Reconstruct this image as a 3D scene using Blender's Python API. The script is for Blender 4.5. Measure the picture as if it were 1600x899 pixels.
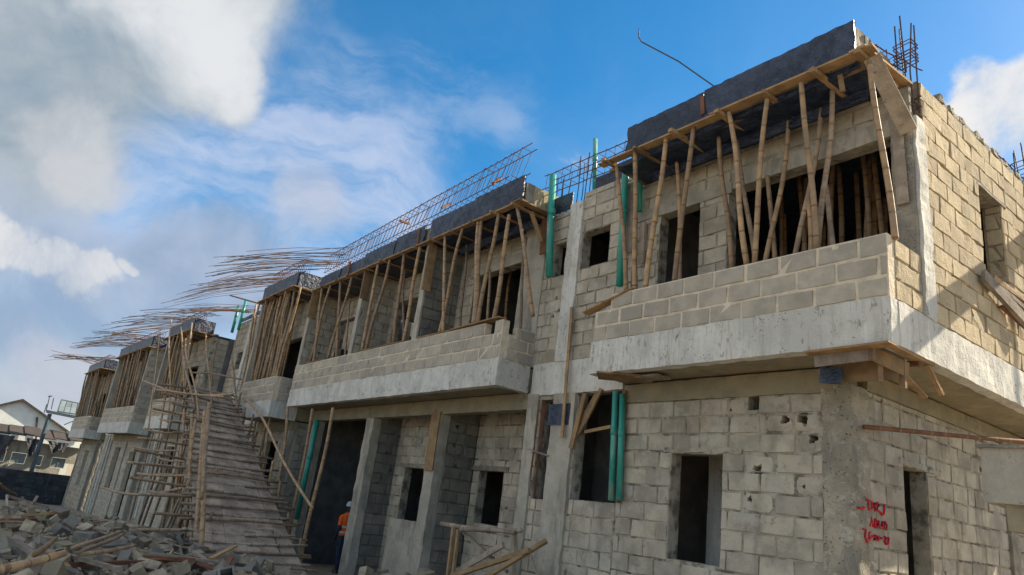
import bpy, math, random
from mathutils import Vector, Matrix, noise
V = Vector
R = random.Random(11)
for o in list(bpy.data.objects): bpy.data.objects.remove(o)
SC = bpy.context.scene
COL = SC.collection

# ------------------------------------------------------------------ camera
YAW, PIT, ROL, FPX = -0.948803, 0.310720, 0.129417, 1078.35
CAM = V((0, 0, 1.35))
_f = V((math.cos(PIT)*math.sin(YAW), math.cos(PIT)*math.cos(YAW), math.sin(PIT)))
_r0 = V((math.cos(YAW), -math.sin(YAW), 0)); _u0 = _r0.cross(_f)
_r = math.cos(ROL)*_r0 + math.sin(ROL)*_u0
_u = -math.sin(ROL)*_r0 + math.cos(ROL)*_u0
cd = bpy.data.cameras.new('camera'); cam = bpy.data.objects.new('camera', cd); COL.objects.link(cam)
cd.sensor_fit = 'HORIZONTAL'; cd.sensor_width = 36; cd.lens = 36*FPX/1600; cd.clip_start = .05; cd.clip_end = 3000
cam.matrix_world = Matrix(((_r.x, _u.x, -_f.x, CAM.x), (_r.y, _u.y, -_f.y, CAM.y), (_r.z, _u.z, -_f.z, CAM.z), (0, 0, 0, 1)))
SC.camera = cam
def ray(x, y): return _f + _r*((x-800)/FPX) - _u*((y-449.5)/FPX)
def at(x, y, Y):                                    # photo position -> point on the plane y = Y
    d = ray(x, y); return CAM + d*((Y-CAM.y)/d.y)
def atx(x, y, X):
    d = ray(x, y); return CAM + d*((X-CAM.x)/d.x)
def atz(x, y, Z):
    d = ray(x, y); return CAM + d*((Z-CAM.z)/d.z)
def proj(p):
    v = p-CAM; w = v.dot(_f)
    return (800+FPX*v.dot(_r)/w, 449.5-FPX*v.dot(_u)/w, w)

# ------------------------------------------------------------------ sky and sun
SUN = V((1.0, 3.4, 2.6)).normalized()               # towards the sun
EL = math.asin(SUN.z); AZ = math.atan2(SUN.x, SUN.y)
SC.view_settings.view_transform = 'Standard'; SC.view_settings.look = 'None'
SC.view_settings.exposure = 1.15; SC.view_settings.gamma = 1
sl = bpy.data.lights.new('sun', 'SUN'); sl.energy = 4.4; sl.angle = math.radians(.5); sl.color = (1, .87, .65)
so = bpy.data.objects.new('sun', sl); COL.objects.link(so)
so.rotation_euler = SUN.to_track_quat('Z', 'Y').to_euler(); so.location = (20, 40, 40)

wd = bpy.data.worlds.new('World'); SC.world = wd; wd.use_nodes = True
nt = wd.node_tree; N = nt.nodes; LK = nt.links; N.clear()
def nn(t, **k):
    n = N.new(t)
    for a, b in k.items(): setattr(n, a, b)
    return n
def mth(op, a, b=None, clamp=False, c=None):
    n = nn('ShaderNodeMath', operation=op, use_clamp=clamp)
    for i, s in enumerate((a, b, c)):
        if s is None: continue
        if isinstance(s, (int, float)): n.inputs[i].default_value = s
        else: LK.new(s, n.inputs[i])
    return n.outputs[0]
tc = nn('ShaderNodeTexCoord'); DIR = tc.outputs['Generated']
sky = nn('ShaderNodeTexSky', sky_type='NISHITA', sun_disc=False, sun_elevation=EL, sun_rotation=AZ, air_density=1.0, dust_density=.35, ozone_density=2.2)
hs = nn('ShaderNodeHueSaturation'); hs.inputs['Saturation'].default_value = 1.40; hs.inputs['Value'].default_value = .82; hs.inputs['Hue'].default_value = .492
LK.new(sky.outputs[0], hs.inputs['Color'])
nz = nn('ShaderNodeTexNoise'); nz.inputs['Scale'].default_value = 5.2; nz.inputs['Detail'].default_value = 7; nz.inputs['Roughness'].default_value = .62; nz.inputs['Distortion'].default_value = .35
LK.new(DIR, nz.inputs['Vector'])
nf = nn('ShaderNodeTexNoise'); nf.inputs['Scale'].default_value = 1.15; nf.inputs['Detail'].default_value = 1.5; nf.inputs['Roughness'].default_value = .5
mp = nn('ShaderNodeMapping'); mp.inputs['Location'].default_value = (3.1, 1.7, .4); LK.new(DIR, mp.inputs['Vector']); LK.new(mp.outputs[0], nf.inputs['Vector'])
# warp the direction a little so that cloud edges billow
wn = nn('ShaderNodeTexNoise'); wn.inputs['Scale'].default_value = 4.5; wn.inputs['Detail'].default_value = 6; LK.new(DIR, wn.inputs['Vector'])
ws = nn('ShaderNodeVectorMath', operation='SUBTRACT'); LK.new(wn.outputs['Color'], ws.inputs[0]); ws.inputs[1].default_value = (.5, .5, .5)
wm = nn('ShaderNodeVectorMath', operation='SCALE'); LK.new(ws.outputs[0], wm.inputs[0]); wm.inputs['Scale'].default_value = .2
wa = nn('ShaderNodeVectorMath', operation='ADD'); LK.new(DIR, wa.inputs[0]); LK.new(wm.outputs[0], wa.inputs[1])
WDIR = wa.outputs[0]
def blob(px, py, rad, soft=1.0, src=None):
    d = ray(px, py).normalized()
    n = nn('ShaderNodeVectorMath', operation='DISTANCE'); LK.new(src or WDIR, n.inputs[0]); n.inputs[1].default_value = d
    m = nn('ShaderNodeMapRange', interpolation_type='SMOOTHERSTEP'); LK.new(n.outputs['Value'], m.inputs[0])
    r = rad/FPX
    m.inputs[1].default_value = r*(1+soft*.5); m.inputs[2].default_value = r*(1-soft*.5); m.inputs[3].default_value = 0; m.inputs[4].default_value = 1
    return m.outputs[0]
def union(l):
    s = l[0]
    for b in l[1:]: s = mth('MAXIMUM', s, b)
    return s
cur = hs.outputs[0]
def over(fac, col):
    global cur
    m = nn('ShaderNodeMix', data_type='RGBA'); LK.new(fac, m.inputs[0]); LK.new(cur, m.inputs[6])
    if isinstance(col, tuple): m.inputs[7].default_value = (*col, 1)
    else: LK.new(col, m.inputs[7])
    cur = m.outputs[2]
def ramp(src, lo, hi):
    m = nn('ShaderNodeMapRange', interpolation_type='SMOOTHSTEP'); LK.new(src, m.inputs[0])
    m.inputs[1].default_value = lo; m.inputs[2].default_value = hi; return m.outputs[0]
def cmix(fac, a, b):
    m = nn('ShaderNodeMix', data_type='RGBA'); LK.new(fac, m.inputs[0]); m.inputs[6].default_value = (*a, 1); m.inputs[7].default_value = (*b, 1)
    return m.outputs[2]
FN = nz.outputs[0]; FB = nf.outputs[0]
# thin veil over the lower sky, uneven
sep = nn('ShaderNodeSeparateXYZ'); LK.new(DIR, sep.inputs[0])
FC = mth('SUBTRACT', FN, .5)
mp2 = nn('ShaderNodeMapping'); mp2.inputs['Rotation'].default_value = (.5, .3, .2); mp2.inputs['Scale'].default_value = (2.0, 2.6, 8.5); LK.new(WDIR, mp2.inputs['Vector'])
nw = nn('ShaderNodeTexNoise'); nw.inputs['Scale'].default_value = 1.5; nw.inputs['Detail'].default_value = 6; nw.inputs['Roughness'].default_value = .6; LK.new(mp2.outputs[0], nw.inputs['Vector'])
WISP = nw.outputs[0]
def wob(l, amp): return mth('ADD', union(l), mth('MULTIPLY', FC, amp))
low = ramp(sep.outputs[2], .80, .05)
MIXN = mth('ADD', mth('MULTIPLY', FB, .6), mth('MULTIPLY', FN, .4))
over(mth('MULTIPLY', mth('MULTIPLY', low, ramp(MIXN, .36, .62)), .5), (2.66, 3.26, 4.22))
over(mth('MULTIPLY', ramp(wob([blob(300, 330, 230, 1.7), blob(520, 340, 190, 1.7), blob(120, 430, 200, 1.6), blob(420, 240, 110, 1.8)], .9), .1, 1.0), mth('MULTIPLY', ramp(WISP, .3, .66), .85)), (2.55, 2.96, 3.85))
over(mth('MULTIPLY', ramp(wob([blob(560, 110, 75, 1.8), blob(690, 90, 80, 1.8), blob(760, 180, 90, 1.8)], 1.0), .25, 1.2), mth('MULTIPLY', ramp(WISP, .42, .7), .45)), (2.52, 2.96, 3.70))
# the big soft cloud at top left
big = ramp(wob([blob(-40, 20, 215, 1.1), blob(180, -10, 160, .9), blob(295, 60, 115, .75), blob(350, 150, 60, 1.3), blob(-220, 60, 240, .8), blob(60, -240, 330, .6)], .95), .15, .95)
litb = ramp(wob([blob(340, 70, 120, 1.7), blob(265, -40, 110, 1.6), blob(360, 150, 60, 1.6)], .7), .15, 1.15)
gm = nn('ShaderNodeMix', data_type='RGBA'); LK.new(litb, gm.inputs[0]); LK.new(cmix(ramp(mth('ADD', mth('MULTIPLY', FN, .6), mth('MULTIPLY', WISP, .4)), .36, .62), (1.35, 1.7, 2.0), (2.15, 2.4, 2.6)), gm.inputs[6]); LK.new(cmix(ramp(FN, .34, .6), (2.9, 3.05, 3.2), (3.75, 3.8, 3.85)), gm.inputs[7])
over(mth('MULTIPLY', big, .94), gm.outputs[2])
over(mth('MULTIPLY', ramp(wob([blob(85, 205, 48, 1.5), blob(105, 260, 44, 1.5)], .9), .15, .95), .75), cmix(ramp(FN, .4, .62), (2.29, 2.44, 2.66), (2.96, 3.00, 3.11)))
# low cumulus at the left with grey undersides
und = ramp(wob([blob(40, 500, 150, 1.0), blob(210, 480, 115, 1.0), blob(350, 445, 85, 1.2), blob(-180, 480, 190, .9)], 1.3), .2, .95)
over(mth('MULTIPLY', und, .8), cmix(ramp(FN, .38, .66), (1.29, 1.70, 2.40), (2.00, 2.37, 3.03)))
cum = ramp(wob([blob(0, 378, 40, 1.0), blob(62, 396, 36, 1.0), blob(122, 408, 30, 1.0), blob(172, 398, 15, 1.0), blob(-100, 365, 60, .9)], 2.2), .44, 1.0)
over(mth('MULTIPLY', cum, .88), cmix(ramp(FN, .42, .66), (2.2, 2.5, 2.95), (3.6, 3.6, 3.62)))
over(mth('MULTIPLY', ramp(wob([blob(120, 575, 70, 1.7), blob(470, 350, 60, 1.8)], .8), .2, 1.0), .45), (3.18, 3.03, 3.11))
# clouds at the right; beyond the frame, extra bright ones added for neutral light
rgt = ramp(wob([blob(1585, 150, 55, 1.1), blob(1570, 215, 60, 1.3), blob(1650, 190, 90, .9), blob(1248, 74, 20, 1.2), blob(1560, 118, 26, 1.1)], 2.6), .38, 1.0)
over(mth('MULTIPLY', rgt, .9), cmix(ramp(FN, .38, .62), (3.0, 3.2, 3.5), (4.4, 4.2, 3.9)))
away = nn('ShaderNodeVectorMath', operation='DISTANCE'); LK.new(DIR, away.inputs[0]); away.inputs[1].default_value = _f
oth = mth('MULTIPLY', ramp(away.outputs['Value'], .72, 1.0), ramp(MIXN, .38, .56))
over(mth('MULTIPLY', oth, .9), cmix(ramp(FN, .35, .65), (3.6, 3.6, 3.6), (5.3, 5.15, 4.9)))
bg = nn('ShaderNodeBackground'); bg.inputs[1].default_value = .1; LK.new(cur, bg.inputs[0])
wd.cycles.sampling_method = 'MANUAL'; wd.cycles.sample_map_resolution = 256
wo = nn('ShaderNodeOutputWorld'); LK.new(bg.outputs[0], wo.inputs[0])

# ------------------------------------------------------------------ materials
MATS = {}
def pm(name, c1, c2, scale=2.5, rough=.92, bump=.25, bscale=45, var=.25, stains=(), stretch=(1, 1, 1), pits=None, spec=.3, wave=None):
    m = bpy.data.materials.new(name); m.use_nodes = True; t = m.node_tree; n = t.nodes; l = t.links
    b = n['Principled BSDF']; b.inputs['Roughness'].default_value = rough; b.inputs['Specular IOR Level'].default_value = spec
    g = n.new('ShaderNodeNewGeometry'); oi = n.new('ShaderNodeObjectInfo')
    def M(op, a, c, clamp=False):
        q = n.new('ShaderNodeMath'); q.operation = op; q.use_clamp = clamp
        for i, s in enumerate((a, c)):
            if s is None: continue
            if isinstance(s, (int, float)): q.inputs[i].default_value = s
            else: l.new(s, q.inputs[i])
        return q.outputs[0]
    def NZ(sc, det=6, st=(1, 1, 1), rg=.6):
        mpn = n.new('ShaderNodeMapping'); mpn.inputs['Scale'].default_value = st; l.new(g.outputs['Position'], mpn.inputs['Vector'])
        q = n.new('ShaderNodeTexNoise'); q.inputs['Scale'].default_value = sc; q.inputs['Detail'].default_value = det; q.inputs['Roughness'].default_value = rg
        l.new(mpn.outputs[0], q.inputs['Vector']); return q.outputs[0]
    def MR(s, a, c):
        q = n.new('ShaderNodeMapRange'); q.interpolation_type = 'SMOOTHSTEP'; l.new(s, q.inputs[0]); q.inputs[1].default_value = a; q.inputs[2].default_value = c; return q.outputs[0]
    def MX(f, a, c, mode='MIX'):
        q = n.new('ShaderNodeMix'); q.data_type = 'RGBA'; q.blend_type = mode
        if isinstance(f, float): q.inputs[0].default_value = f
        else: l.new(f, q.inputs[0])
        for i, s in ((6, a), (7, c)):
            if isinstance(s, tuple): q.inputs[i].default_value = (*s, 1)
            else: l.new(s, q.inputs[i])
        return q.outputs[2]
    col = MX(MR(NZ(scale, 4, stretch), .36, .64), c1, c2)
    rnd = M('FRACT', M('ADD', oi.outputs['Random'], M('MULTIPLY', g.outputs['Random Per Island'], 7.31)), None)
    if var:
        k = M('ADD', M('MULTIPLY', rnd, 2*var), 1-var)
        cc = n.new('ShaderNodeCombineColor'); l.new(k, cc.inputs[0]); l.new(M('MULTIPLY', k, 1.0), cc.inputs[1]); l.new(M('ADD', M('MULTIPLY', k, .9), .1), cc.inputs[2])
        col = MX(1.0, col, cc.outputs[0], 'MULTIPLY')
    for (sc_, lo, hi, c, st, amt) in stains:
        col = MX(M('MULTIPLY', MR(NZ(sc_, 4, st, .65), lo, hi), amt), col, c)
    h = M('ADD', M('MULTIPLY', NZ(bscale, 2), .6), NZ(bscale*.18, 2))
    if pits:
        vo = n.new('ShaderNodeTexVoronoi'); vo.inputs['Scale'].default_value = pits[0]; l.new(g.outputs['Position'], vo.inputs['Vector'])
        pk = M('MULTIPLY', MR(vo.outputs['Distance'], .30, .12), MR(NZ(pits[0]*.22, 2), pits[1], pits[1]+.12))
        col = MX(M('MULTIPLY', pk, pits[2]), col, pits[3]); h = M('SUBTRACT', h, M('MULTIPLY', pk, .9))
    if wave:
        h = M('ADD', h, M('MULTIPLY', NZ(wave[0], 3, wave[1]), wave[2]))
    l.new(col, b.inputs['Base Color'])
    bp = n.new('ShaderNodeBump'); bp.inputs['Strength'].default_value = bump; bp.inputs['Distance'].default_value = .03; l.new(h, bp.inputs['Height']); l.new(bp.outputs[0], b.inputs['Normal'])
    MATS[name] = m; return m
Z1 = (1, 1, 1); SV = (3, 3, .35)
SMEAR = (2.3, .54, .62, (.50, .465, .40), (1, 1, .8), .55)   # cement slurry smeared over blocks and joints alike
M_BLOCK = pm('sandcrete_block', (.47, .415, .335), (.34, .302, .245), 3.2, var=.15, bump=.6, bscale=70, stains=[(.9, .54, .66, (.22, .195, .16), (1.6, 1.6, .6), .6), SMEAR, (1.3, .55, .75, (.36, .285, .18), Z1, .45), (7, .62, .72, (.15, .135, .115), Z1, .5)], pits=(60, .55, .5, (.12, .11, .09)))
M_BLOCKU = pm('sandcrete_block_clean', (.44, .39, .32), (.34, .305, .255), 3.0, var=.10, bump=.35, bscale=80, stains=[(1.0, .55, .8, (.37, .32, .24), Z1, .4)], pits=(70, .6, .35, (.16, .15, .13)))
M_BLOCKS = pm('sandcrete_block_suntinted', (.46, .37, .245), (.37, .30, .20), 3.0, var=.15, bump=.6, bscale=60, stains=[(2.2, .58, .75, (.33, .29, .22), Z1, .6), (9, .62, .7, (.16, .13, .09), Z1, .5)], pits=(40, .5, .6, (.13, .10, .06)))  # warm sunlight tint put into the block colour
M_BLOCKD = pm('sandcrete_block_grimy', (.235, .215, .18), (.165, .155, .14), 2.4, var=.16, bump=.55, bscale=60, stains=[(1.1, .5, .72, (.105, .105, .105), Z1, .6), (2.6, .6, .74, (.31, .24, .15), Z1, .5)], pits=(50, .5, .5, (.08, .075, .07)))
M_MORTL = pm('mortar_light', (.70, .60, .46), (.56, .48, .375), 6, var=0, bump=.8, bscale=60)
M_MORT = pm('mortar_grey', (.42, .375, .305), (.27, .24, .195), 5, var=0, bump=.9, bscale=50, stains=[(.9, .54, .66, (.20, .18, .145), (1.6, 1.6, .6), .6), SMEAR, (5, .50, .62, (.13, .115, .095), Z1, .85)])
M_MORTO = pm('mortar_suntinted', (.33, .265, .175), (.20, .16, .11), 5, var=0, bump=.9, bscale=50, stains=[(6, .55, .68, (.10, .08, .055), Z1, .8)])  # joint colour carries the same warm sunlight tint
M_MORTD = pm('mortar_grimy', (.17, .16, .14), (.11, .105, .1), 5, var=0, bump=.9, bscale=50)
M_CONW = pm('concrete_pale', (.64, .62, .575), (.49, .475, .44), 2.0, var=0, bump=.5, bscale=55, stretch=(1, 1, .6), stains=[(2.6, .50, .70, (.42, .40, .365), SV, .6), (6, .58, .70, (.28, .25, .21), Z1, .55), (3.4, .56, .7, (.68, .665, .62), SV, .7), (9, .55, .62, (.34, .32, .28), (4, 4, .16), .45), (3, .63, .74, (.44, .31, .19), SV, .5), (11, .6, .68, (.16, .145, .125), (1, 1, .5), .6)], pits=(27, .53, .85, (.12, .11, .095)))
M_CONP = pm('concrete_plaster', (.44, .40, .335), (.33, .30, .25), 2.0, var=.05, bump=.5, bscale=50, stains=[(1.2, .52, .66, (.20, .185, .155), (2, 2, .6), .7), (2.5, .55, .72, (.27, .255, .23), SV, .6), (6, .62, .7, (.2, .185, .16), Z1, .5)], pits=(30, .55, .5, (.13, .12, .11)))
M_CONG = pm('concrete_grey', (.31, .275, .22), (.20, .18, .15), 2.4, var=.06, bump=.7, bscale=45, stains=[(2.8, .5, .68, (.13, .127, .12), SV, .6), (5, .56, .66, (.43, .395, .33), (1, 1, 1.6), .6), (14, .6, .66, (.09, .085, .075), (1, 1, 3), .5)], pits=(30, .5, .6, (.08, .075, .07)))
M_CONR = pm('concrete_rough', (.40, .35, .275), (.26, .23, .185), 2.2, var=0, bump=.9, bscale=40, stains=[(1.5, .5, .62, (.20, .185, .16), (2.2, 2.2, .5), .8), (6, .55, .66, (.50, .46, .39), (1, 1, 1.8), .6), (20, .58, .66, (.11, .10, .09), (1, 1, 3), .5)], pits=(24, .48, .6, (.1, .09, .08)))
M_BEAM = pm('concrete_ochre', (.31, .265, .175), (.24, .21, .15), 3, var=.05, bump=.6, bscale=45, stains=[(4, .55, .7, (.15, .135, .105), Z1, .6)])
M_DARK = pm('concrete_darkened', (.19, .185, .18), (.125, .12, .12), 2, var=.1, bump=.5)  # darkness of the unlit rooms put into the base colour
M_FORM = pm('film_faced_board', (.012, .020, .042), (.032, .047, .088), 5, rough=.42, var=.2, bump=.8, bscale=40, stains=[(16, .60, .72, (.085, .10, .14), (1, 1, .5), .45), (5, .62, .72, (.015, .017, .024), Z1, .7), (30, .66, .72, (.2, .2, .21), Z1, .35)], wave=(7, (1, 1, 1.6), 2.2), spec=.45)
M_WOOD = pm('sawn_timber', (.34, .22, .115), (.235, .15, .08), 4, rough=.85, var=.28, bump=.4, stretch=(1, 1, 1), stains=[(7, .57, .72, (.12, .085, .055), Z1, .6)])
M_WOODG = pm('weathered_timber', (.36, .295, .235), (.22, .18, .145), 3.5, rough=.9, var=.25, bump=.6, stains=[(3, .55, .7, (.33, .29, .245), Z1, .5), (9, .6, .7, (.08, .065, .055), Z1, .6)])
M_WOODR = pm('red_brown_board', (.20, .085, .045), (.13, .06, .035), 4, rough=.8, var=.15, bump=.3)
M_BAM = pm('bamboo', (.42, .27, .145), (.26, .175, .11), 6, rough=.62, var=.27, bump=.25, spec=.4, stains=[(9, .58, .72, (.16, .115, .075), Z1, .55), (3, .6, .75, (.30, .25, .195), Z1, .6)])
M_RAMP = pm('bleached_ramp_plank', (.45, .365, .285), (.29, .235, .185), 2.5, rough=.92, var=.14, bump=.6, stains=[(1.6, .52, .66, (.24, .205, .165), Z1, .7), (9, .58, .68, (.12, .10, .08), Z1, .6)])
M_REBP = pm('sunbleached_rebar', (.44, .32, .25), (.28, .19, .15), 20, rough=.7, var=.3, bump=.3, bscale=200)
M_BAMG = pm('bamboo_grey', (.34, .25, .175), (.21, .155, .115), 5, rough=.75, var=.3, bump=.35, stains=[(6, .56, .7, (.10, .08, .065), Z1, .6)])
M_NODE = pm('bamboo_node', (.27, .165, .085), (.17, .11, .065), 8, rough=.8, var=.2)
M_REB = pm('rusty_rebar', (.20, .085, .05), (.12, .06, .045), 20, rough=.7, var=.3, bump=.5, bscale=200)
M_REBD = pm('dark_rebar', (.075, .06, .06), (.05, .045, .05), 20, rough=.6, var=.3, bump=.5, bscale=200)
M_PVC = pm('green_pipe_plastic', (.012, .31, .245), (.03, .25, .21), 3, rough=.38, var=.1, bump=.08, spec=.5, stains=[(4, .56, .7, (.34, .38, .33), (1, 1, .4), .6), (14, .62, .68, (.4, .4, .36), Z1, .6)])
M_SOIL = pm('site_soil', (.34, .285, .21), (.23, .19, .14), 1.5, var=0, bump=1.0, bscale=18, stains=[(6, .5, .65, (.36, .325, .27), Z1, .7)])
M_RUB = pm('rubble_block', (.35, .295, .22), (.20, .17, .13), 4, var=.3, bump=.7, bscale=50, stains=[(2, .55, .75, (.33, .25, .16), Z1, .5)], pits=(45, .5, .5, (.1, .095, .085)))
M_WHITE = pm('white_painted_wall', (.72, .74, .72), (.62, .65, .64), 1.2, var=0, bump=.1, stains=[(2, .6, .75, (.48, .5, .49), SV, .5)])
M_ROOF = pm('dark_roofing', (.045, .038, .036), (.07, .055, .05), 3, var=.2, bump=.3)
M_BWALL = pm('black_mouldy_block', (.035, .045, .052), (.06, .07, .075), 2, var=.35, bump=.6, stains=[(1.5, .58, .7, (.12, .125, .12), SV, .5)])
M_STEEL = pm('blue_grey_steel', (.08, .12, .15), (.06, .09, .11), 5, rough=.5, var=.1, bump=.1)
M_GLASS = pm('solar_glass', (.22, .27, .29), (.17, .215, .235), 2, rough=.2, var=.2, bump=.02, spec=.6)
M_RAG = pm('torn_dark_sheet', (.035, .037, .045), (.06, .06, .07), 3, rough=.6, var=.2, bump=.5, bscale=15)
M_PAINT = pm('red_spray_paint', (.60, .012, .035), (.48, .01, .03), 9, rough=.55, var=0, bump=.1)
M_ORANGE = pm('orange_vest_cloth', (.85, .13, .015), (.72, .10, .012), 9, rough=.75, var=0, bump=.2)
M_REFL = pm('reflective_tape', (.55, .52, .46), (.48, .46, .42), 9, rough=.4, var=0, bump=.1)
M_NAVY = pm('navy_cloth', (.018, .028, .06), (.026, .04, .08), 9, rough=.9, var=0, bump=.3)
M_SKIN = pm('dark_skin', (.055, .03, .02), (.045, .025, .017), 9, rough=.5, var=0, bump=.05)
M_HELM = pm('pale_helmet', (.45, .47, .52), (.42, .44, .5), 9, rough=.35, var=0, bump=.03)
M_SHEET = pm('white_sheet_metal', (.75, .78, .82), (.7, .73, .78), 3, rough=.35, var=0, bump=.05, spec=.5)

# ------------------------------------------------------------------ mesh helpers
WL = {}                                             # world location of each object (nothing is rotated)
class MB:
    def __init__(s): s.v = []; s.f = []; s.m = []
    def quad(s, a, b, c, d, mi=0):
        i = len(s.v); s.v += [V(a), V(b), V(c), V(d)]; s.f.append((i, i+1, i+2, i+3)); s.m.append(mi)
    def hexa(s, P, mi=0):                           # 8 corners: bottom loop then top loop
        i = len(s.v); s.v += [V(p) for p in P]
        for f in ((3, 2, 1, 0), (4, 5, 6, 7), (0, 1, 5, 4), (1, 2, 6, 5), (2, 3, 7, 6), (3, 0, 4, 7)):
            s.f.append(tuple(i+k for k in f)); s.m.append(mi)
    def box(s, a, b, mi=0):
        x0, y0, z0 = a; x1, y1, z1 = b
        s.hexa([(x0, y0, z0), (x1, y0, z0), (x1, y1, z0), (x0, y1, z0), (x0, y0, z1), (x1, y0, z1), (x1, y1, z1), (x0, y1, z1)], mi)
    def bar(s, p, q, w, t, up=V((0, 0, 1)), mi=0, jit=0):   # timber from p to q, width w, thickness t along up
        p, q = V(p), V(q); d = (q-p).normalized(); sd = d.cross(up)
        if sd.length < 1e-3: sd = d.cross(V((1, 0, 0)))
        sd.normalize(); u = sd.cross(d).normalized(); a = sd*w/2; c = u*t/2
        P = [p-a-c, q-a-c, q+a-c, p+a-c, p-a+c, q-a+c, q+a+c, p+a+c]
        if jit: P = [x+V((R.uniform(-jit, jit), R.uniform(-jit, jit), R.uniform(-jit, jit))) for x in P]
        s.hexa(P, mi)
    def tube(s, pts, rad, n=8, mi=0, cap=True, mis=None):
        pts = [V(p) for p in pts]
        if not isinstance(rad, (list, tuple)): rad = [rad]*len(pts)
        d = (pts[-1]-pts[0]).normalized(); ref = V((0, 0, 1)) if abs(d.z) < .9 else V((1, 0, 0))
        base = len(s.v)
        for k, p in enumerate(pts):
            t = (pts[min(k+1, len(pts)-1)]-pts[max(k-1, 0)]).normalized()
            a = t.cross(ref).normalized(); b = a.cross(t)
            for j in range(n):
                th = 2*math.pi*j/n; s.v.append(p+(a*math.cos(th)+b*math.sin(th))*rad[k])
        for k in range(len(pts)-1):
            for j in range(n):
                a0 = base+k*n+j; a1 = base+k*n+(j+1) % n
                s.f.append((a0, a1, a1+n, a0+n)); s.m.append(mis[k] if mis else mi)
        if cap:
            s.f.append(tuple(base+j for j in reversed(range(n)))); s.m.append(mi)
            e = base+(len(pts)-1)*n; s.f.append(tuple(e+j for j in range(n))); s.m.append(mi)
    def rbox(s, a, b, seg=.2, amp=.012, fr=3.0, T=None, mi=0):     # box with uneven faces
        a, b = V(a), V(b); key = {}
        nseg = [max(1, min(60, int(round(abs(b[i]-a[i])/seg)))) for i in range(3)]
        def vert(p):
            k = (round(p.x, 4), round(p.y, 4), round(p.z, 4))
            if k not in key:
                q = T(p) if T else p
                q = q + noise.noise_vector(q*fr)*amp + noise.noise_vector(q*fr*4.3)*amp*.5
                key[k] = len(s.v); s.v.append(q)
            return key[k]
        for ax in range(3):
            i, j = (ax+1) % 3, (ax+2) % 3
            for side in (0, 1):
                for u in range(nseg[i]):
                    for w in range(nseg[j]):
                        c = []
                        for du, dw in ((0, 0), (1, 0), (1, 1), (0, 1)):
                            p = V((0, 0, 0)); p[ax] = b[ax] if side else a[ax]
                            p[i] = a[i]+(b[i]-a[i])*(u+du)/nseg[i]; p[j] = a[j]+(b[j]-a[j])*(w+dw)/nseg[j]
                            c.append(vert(p))
                        s.f.append(tuple(c if side else c[::-1])); s.m.append(mi)
    def build(s, name, mat, parent=None, loc=None, smooth=False):
        lc = V(loc) if loc is not None else V((0, 0, 0))
        me = bpy.data.meshes.new(name); me.from_pydata([tuple(p-lc) for p in s.v], [], s.f)
        for m in (mat if isinstance(mat, (list, tuple)) else [mat]): me.materials.append(m)
        if any(s.m): me.polygons.foreach_set('material_index', s.m)
        if smooth: me.polygons.foreach_set('use_smooth', [True]*len(s.f))
        me.update()
        return link(name, me, parent, lc)
def link(name, data, parent, loc, mat=None):
    o = bpy.data.objects.new(name, data); COL.objects.link(o)
    if mat is not None: o.matrix_world = mat; WL[o.name] = mat.translation.copy()
    else: o.location = loc; WL[o.name] = V(loc)
    if parent is not None:
        o.parent = parent; o.matrix_parent_inverse = Matrix.Translation(-WL[parent.name])
    return o
def empty(name, loc): return link(name, None, None, V(loc))
def tag(o, label, cat, group=None):
    o['label'] = label; o['category'] = cat
    if group: o['group'] = group
    return o
def ordn(k): return ['first', 'second', 'third', 'fourth', 'fifth', 'sixth', 'seventh', 'eighth', 'ninth', 'tenth', 'eleventh', 'twelfth', 'thirteenth', 'fourteenth', 'fifteenth', 'sixteenth', 'seventeenth', 'eighteenth', 'nineteenth', 'twentieth', 'twenty-first', 'twenty-second', 'twenty-third', 'twenty-fourth', 'twenty-fifth', 'twenty-sixth'][k]

def gz(x, y):                                       # the site falls away gently along the terrace
    return -.3 - .03*max(0., min(-x-4, 60.))

# ------------------------------------------------------------------ block walls
def block_variant():
    mb = MB(); nx, nz = 5, 4; idx = {}
    for i in range(nx):
        for k in range(nz):
            x = [-.5, -.482, R.uniform(-.2, .2), .482, .5][i]; z = [-.5, -.465, .465, .5][k]
            edge = i in (0, nx-1) or k in (0, nz-1); corner = i in (0, nx-1) and k in (0, nz-1)
            y = (.62 if edge else 1.0) + R.uniform(-.12, .1)
            x += R.uniform(-.018, .018); z += R.uniform(-.035, .035)
            if corner: x *= R.uniform(.95, .995); z *= R.uniform(.9, .99); y -= .12
            if not edge and R.random() < .12: y -= .25
            idx[i, k] = len(mb.v); mb.v.append(V((x, y, z)))
    for i in range(nx-1):
        for k in range(nz-1):
            mb.f.append((idx[i, k], idx[i+1, k], idx[i+1, k+1], idx[i, k+1])); mb.m.append(0)
    per = [(i, 0) for i in range(nx)]+[(nx-1, k) for k in range(1, nz)]+[(i, nz-1) for i in range(nx-2, -1, -1)]+[(0, k) for k in range(nz-2, 0, -1)]
    b0 = len(mb.v)
    for p in per: q = mb.v[idx[p]]; mb.v.append(V((q.x, -.2, q.z)))
    for a in range(len(per)):
        c = (a+1) % len(per); mb.f.append((idx[per[a]], b0+a, b0+c, idx[per[c]])); mb.m.append(0)
    return mb
BV = [block_variant() for _ in range(12)]
BM = {}
def block_mesh(k, mat):
    if (k, mat.name) not in BM:
        me = bpy.data.meshes.new('block'); me.from_pydata([tuple(p) for p in BV[k].v], [], BV[k].f); me.materials.append(mat); BM[k, mat.name] = me
    return BM[k, mat.name]
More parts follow.
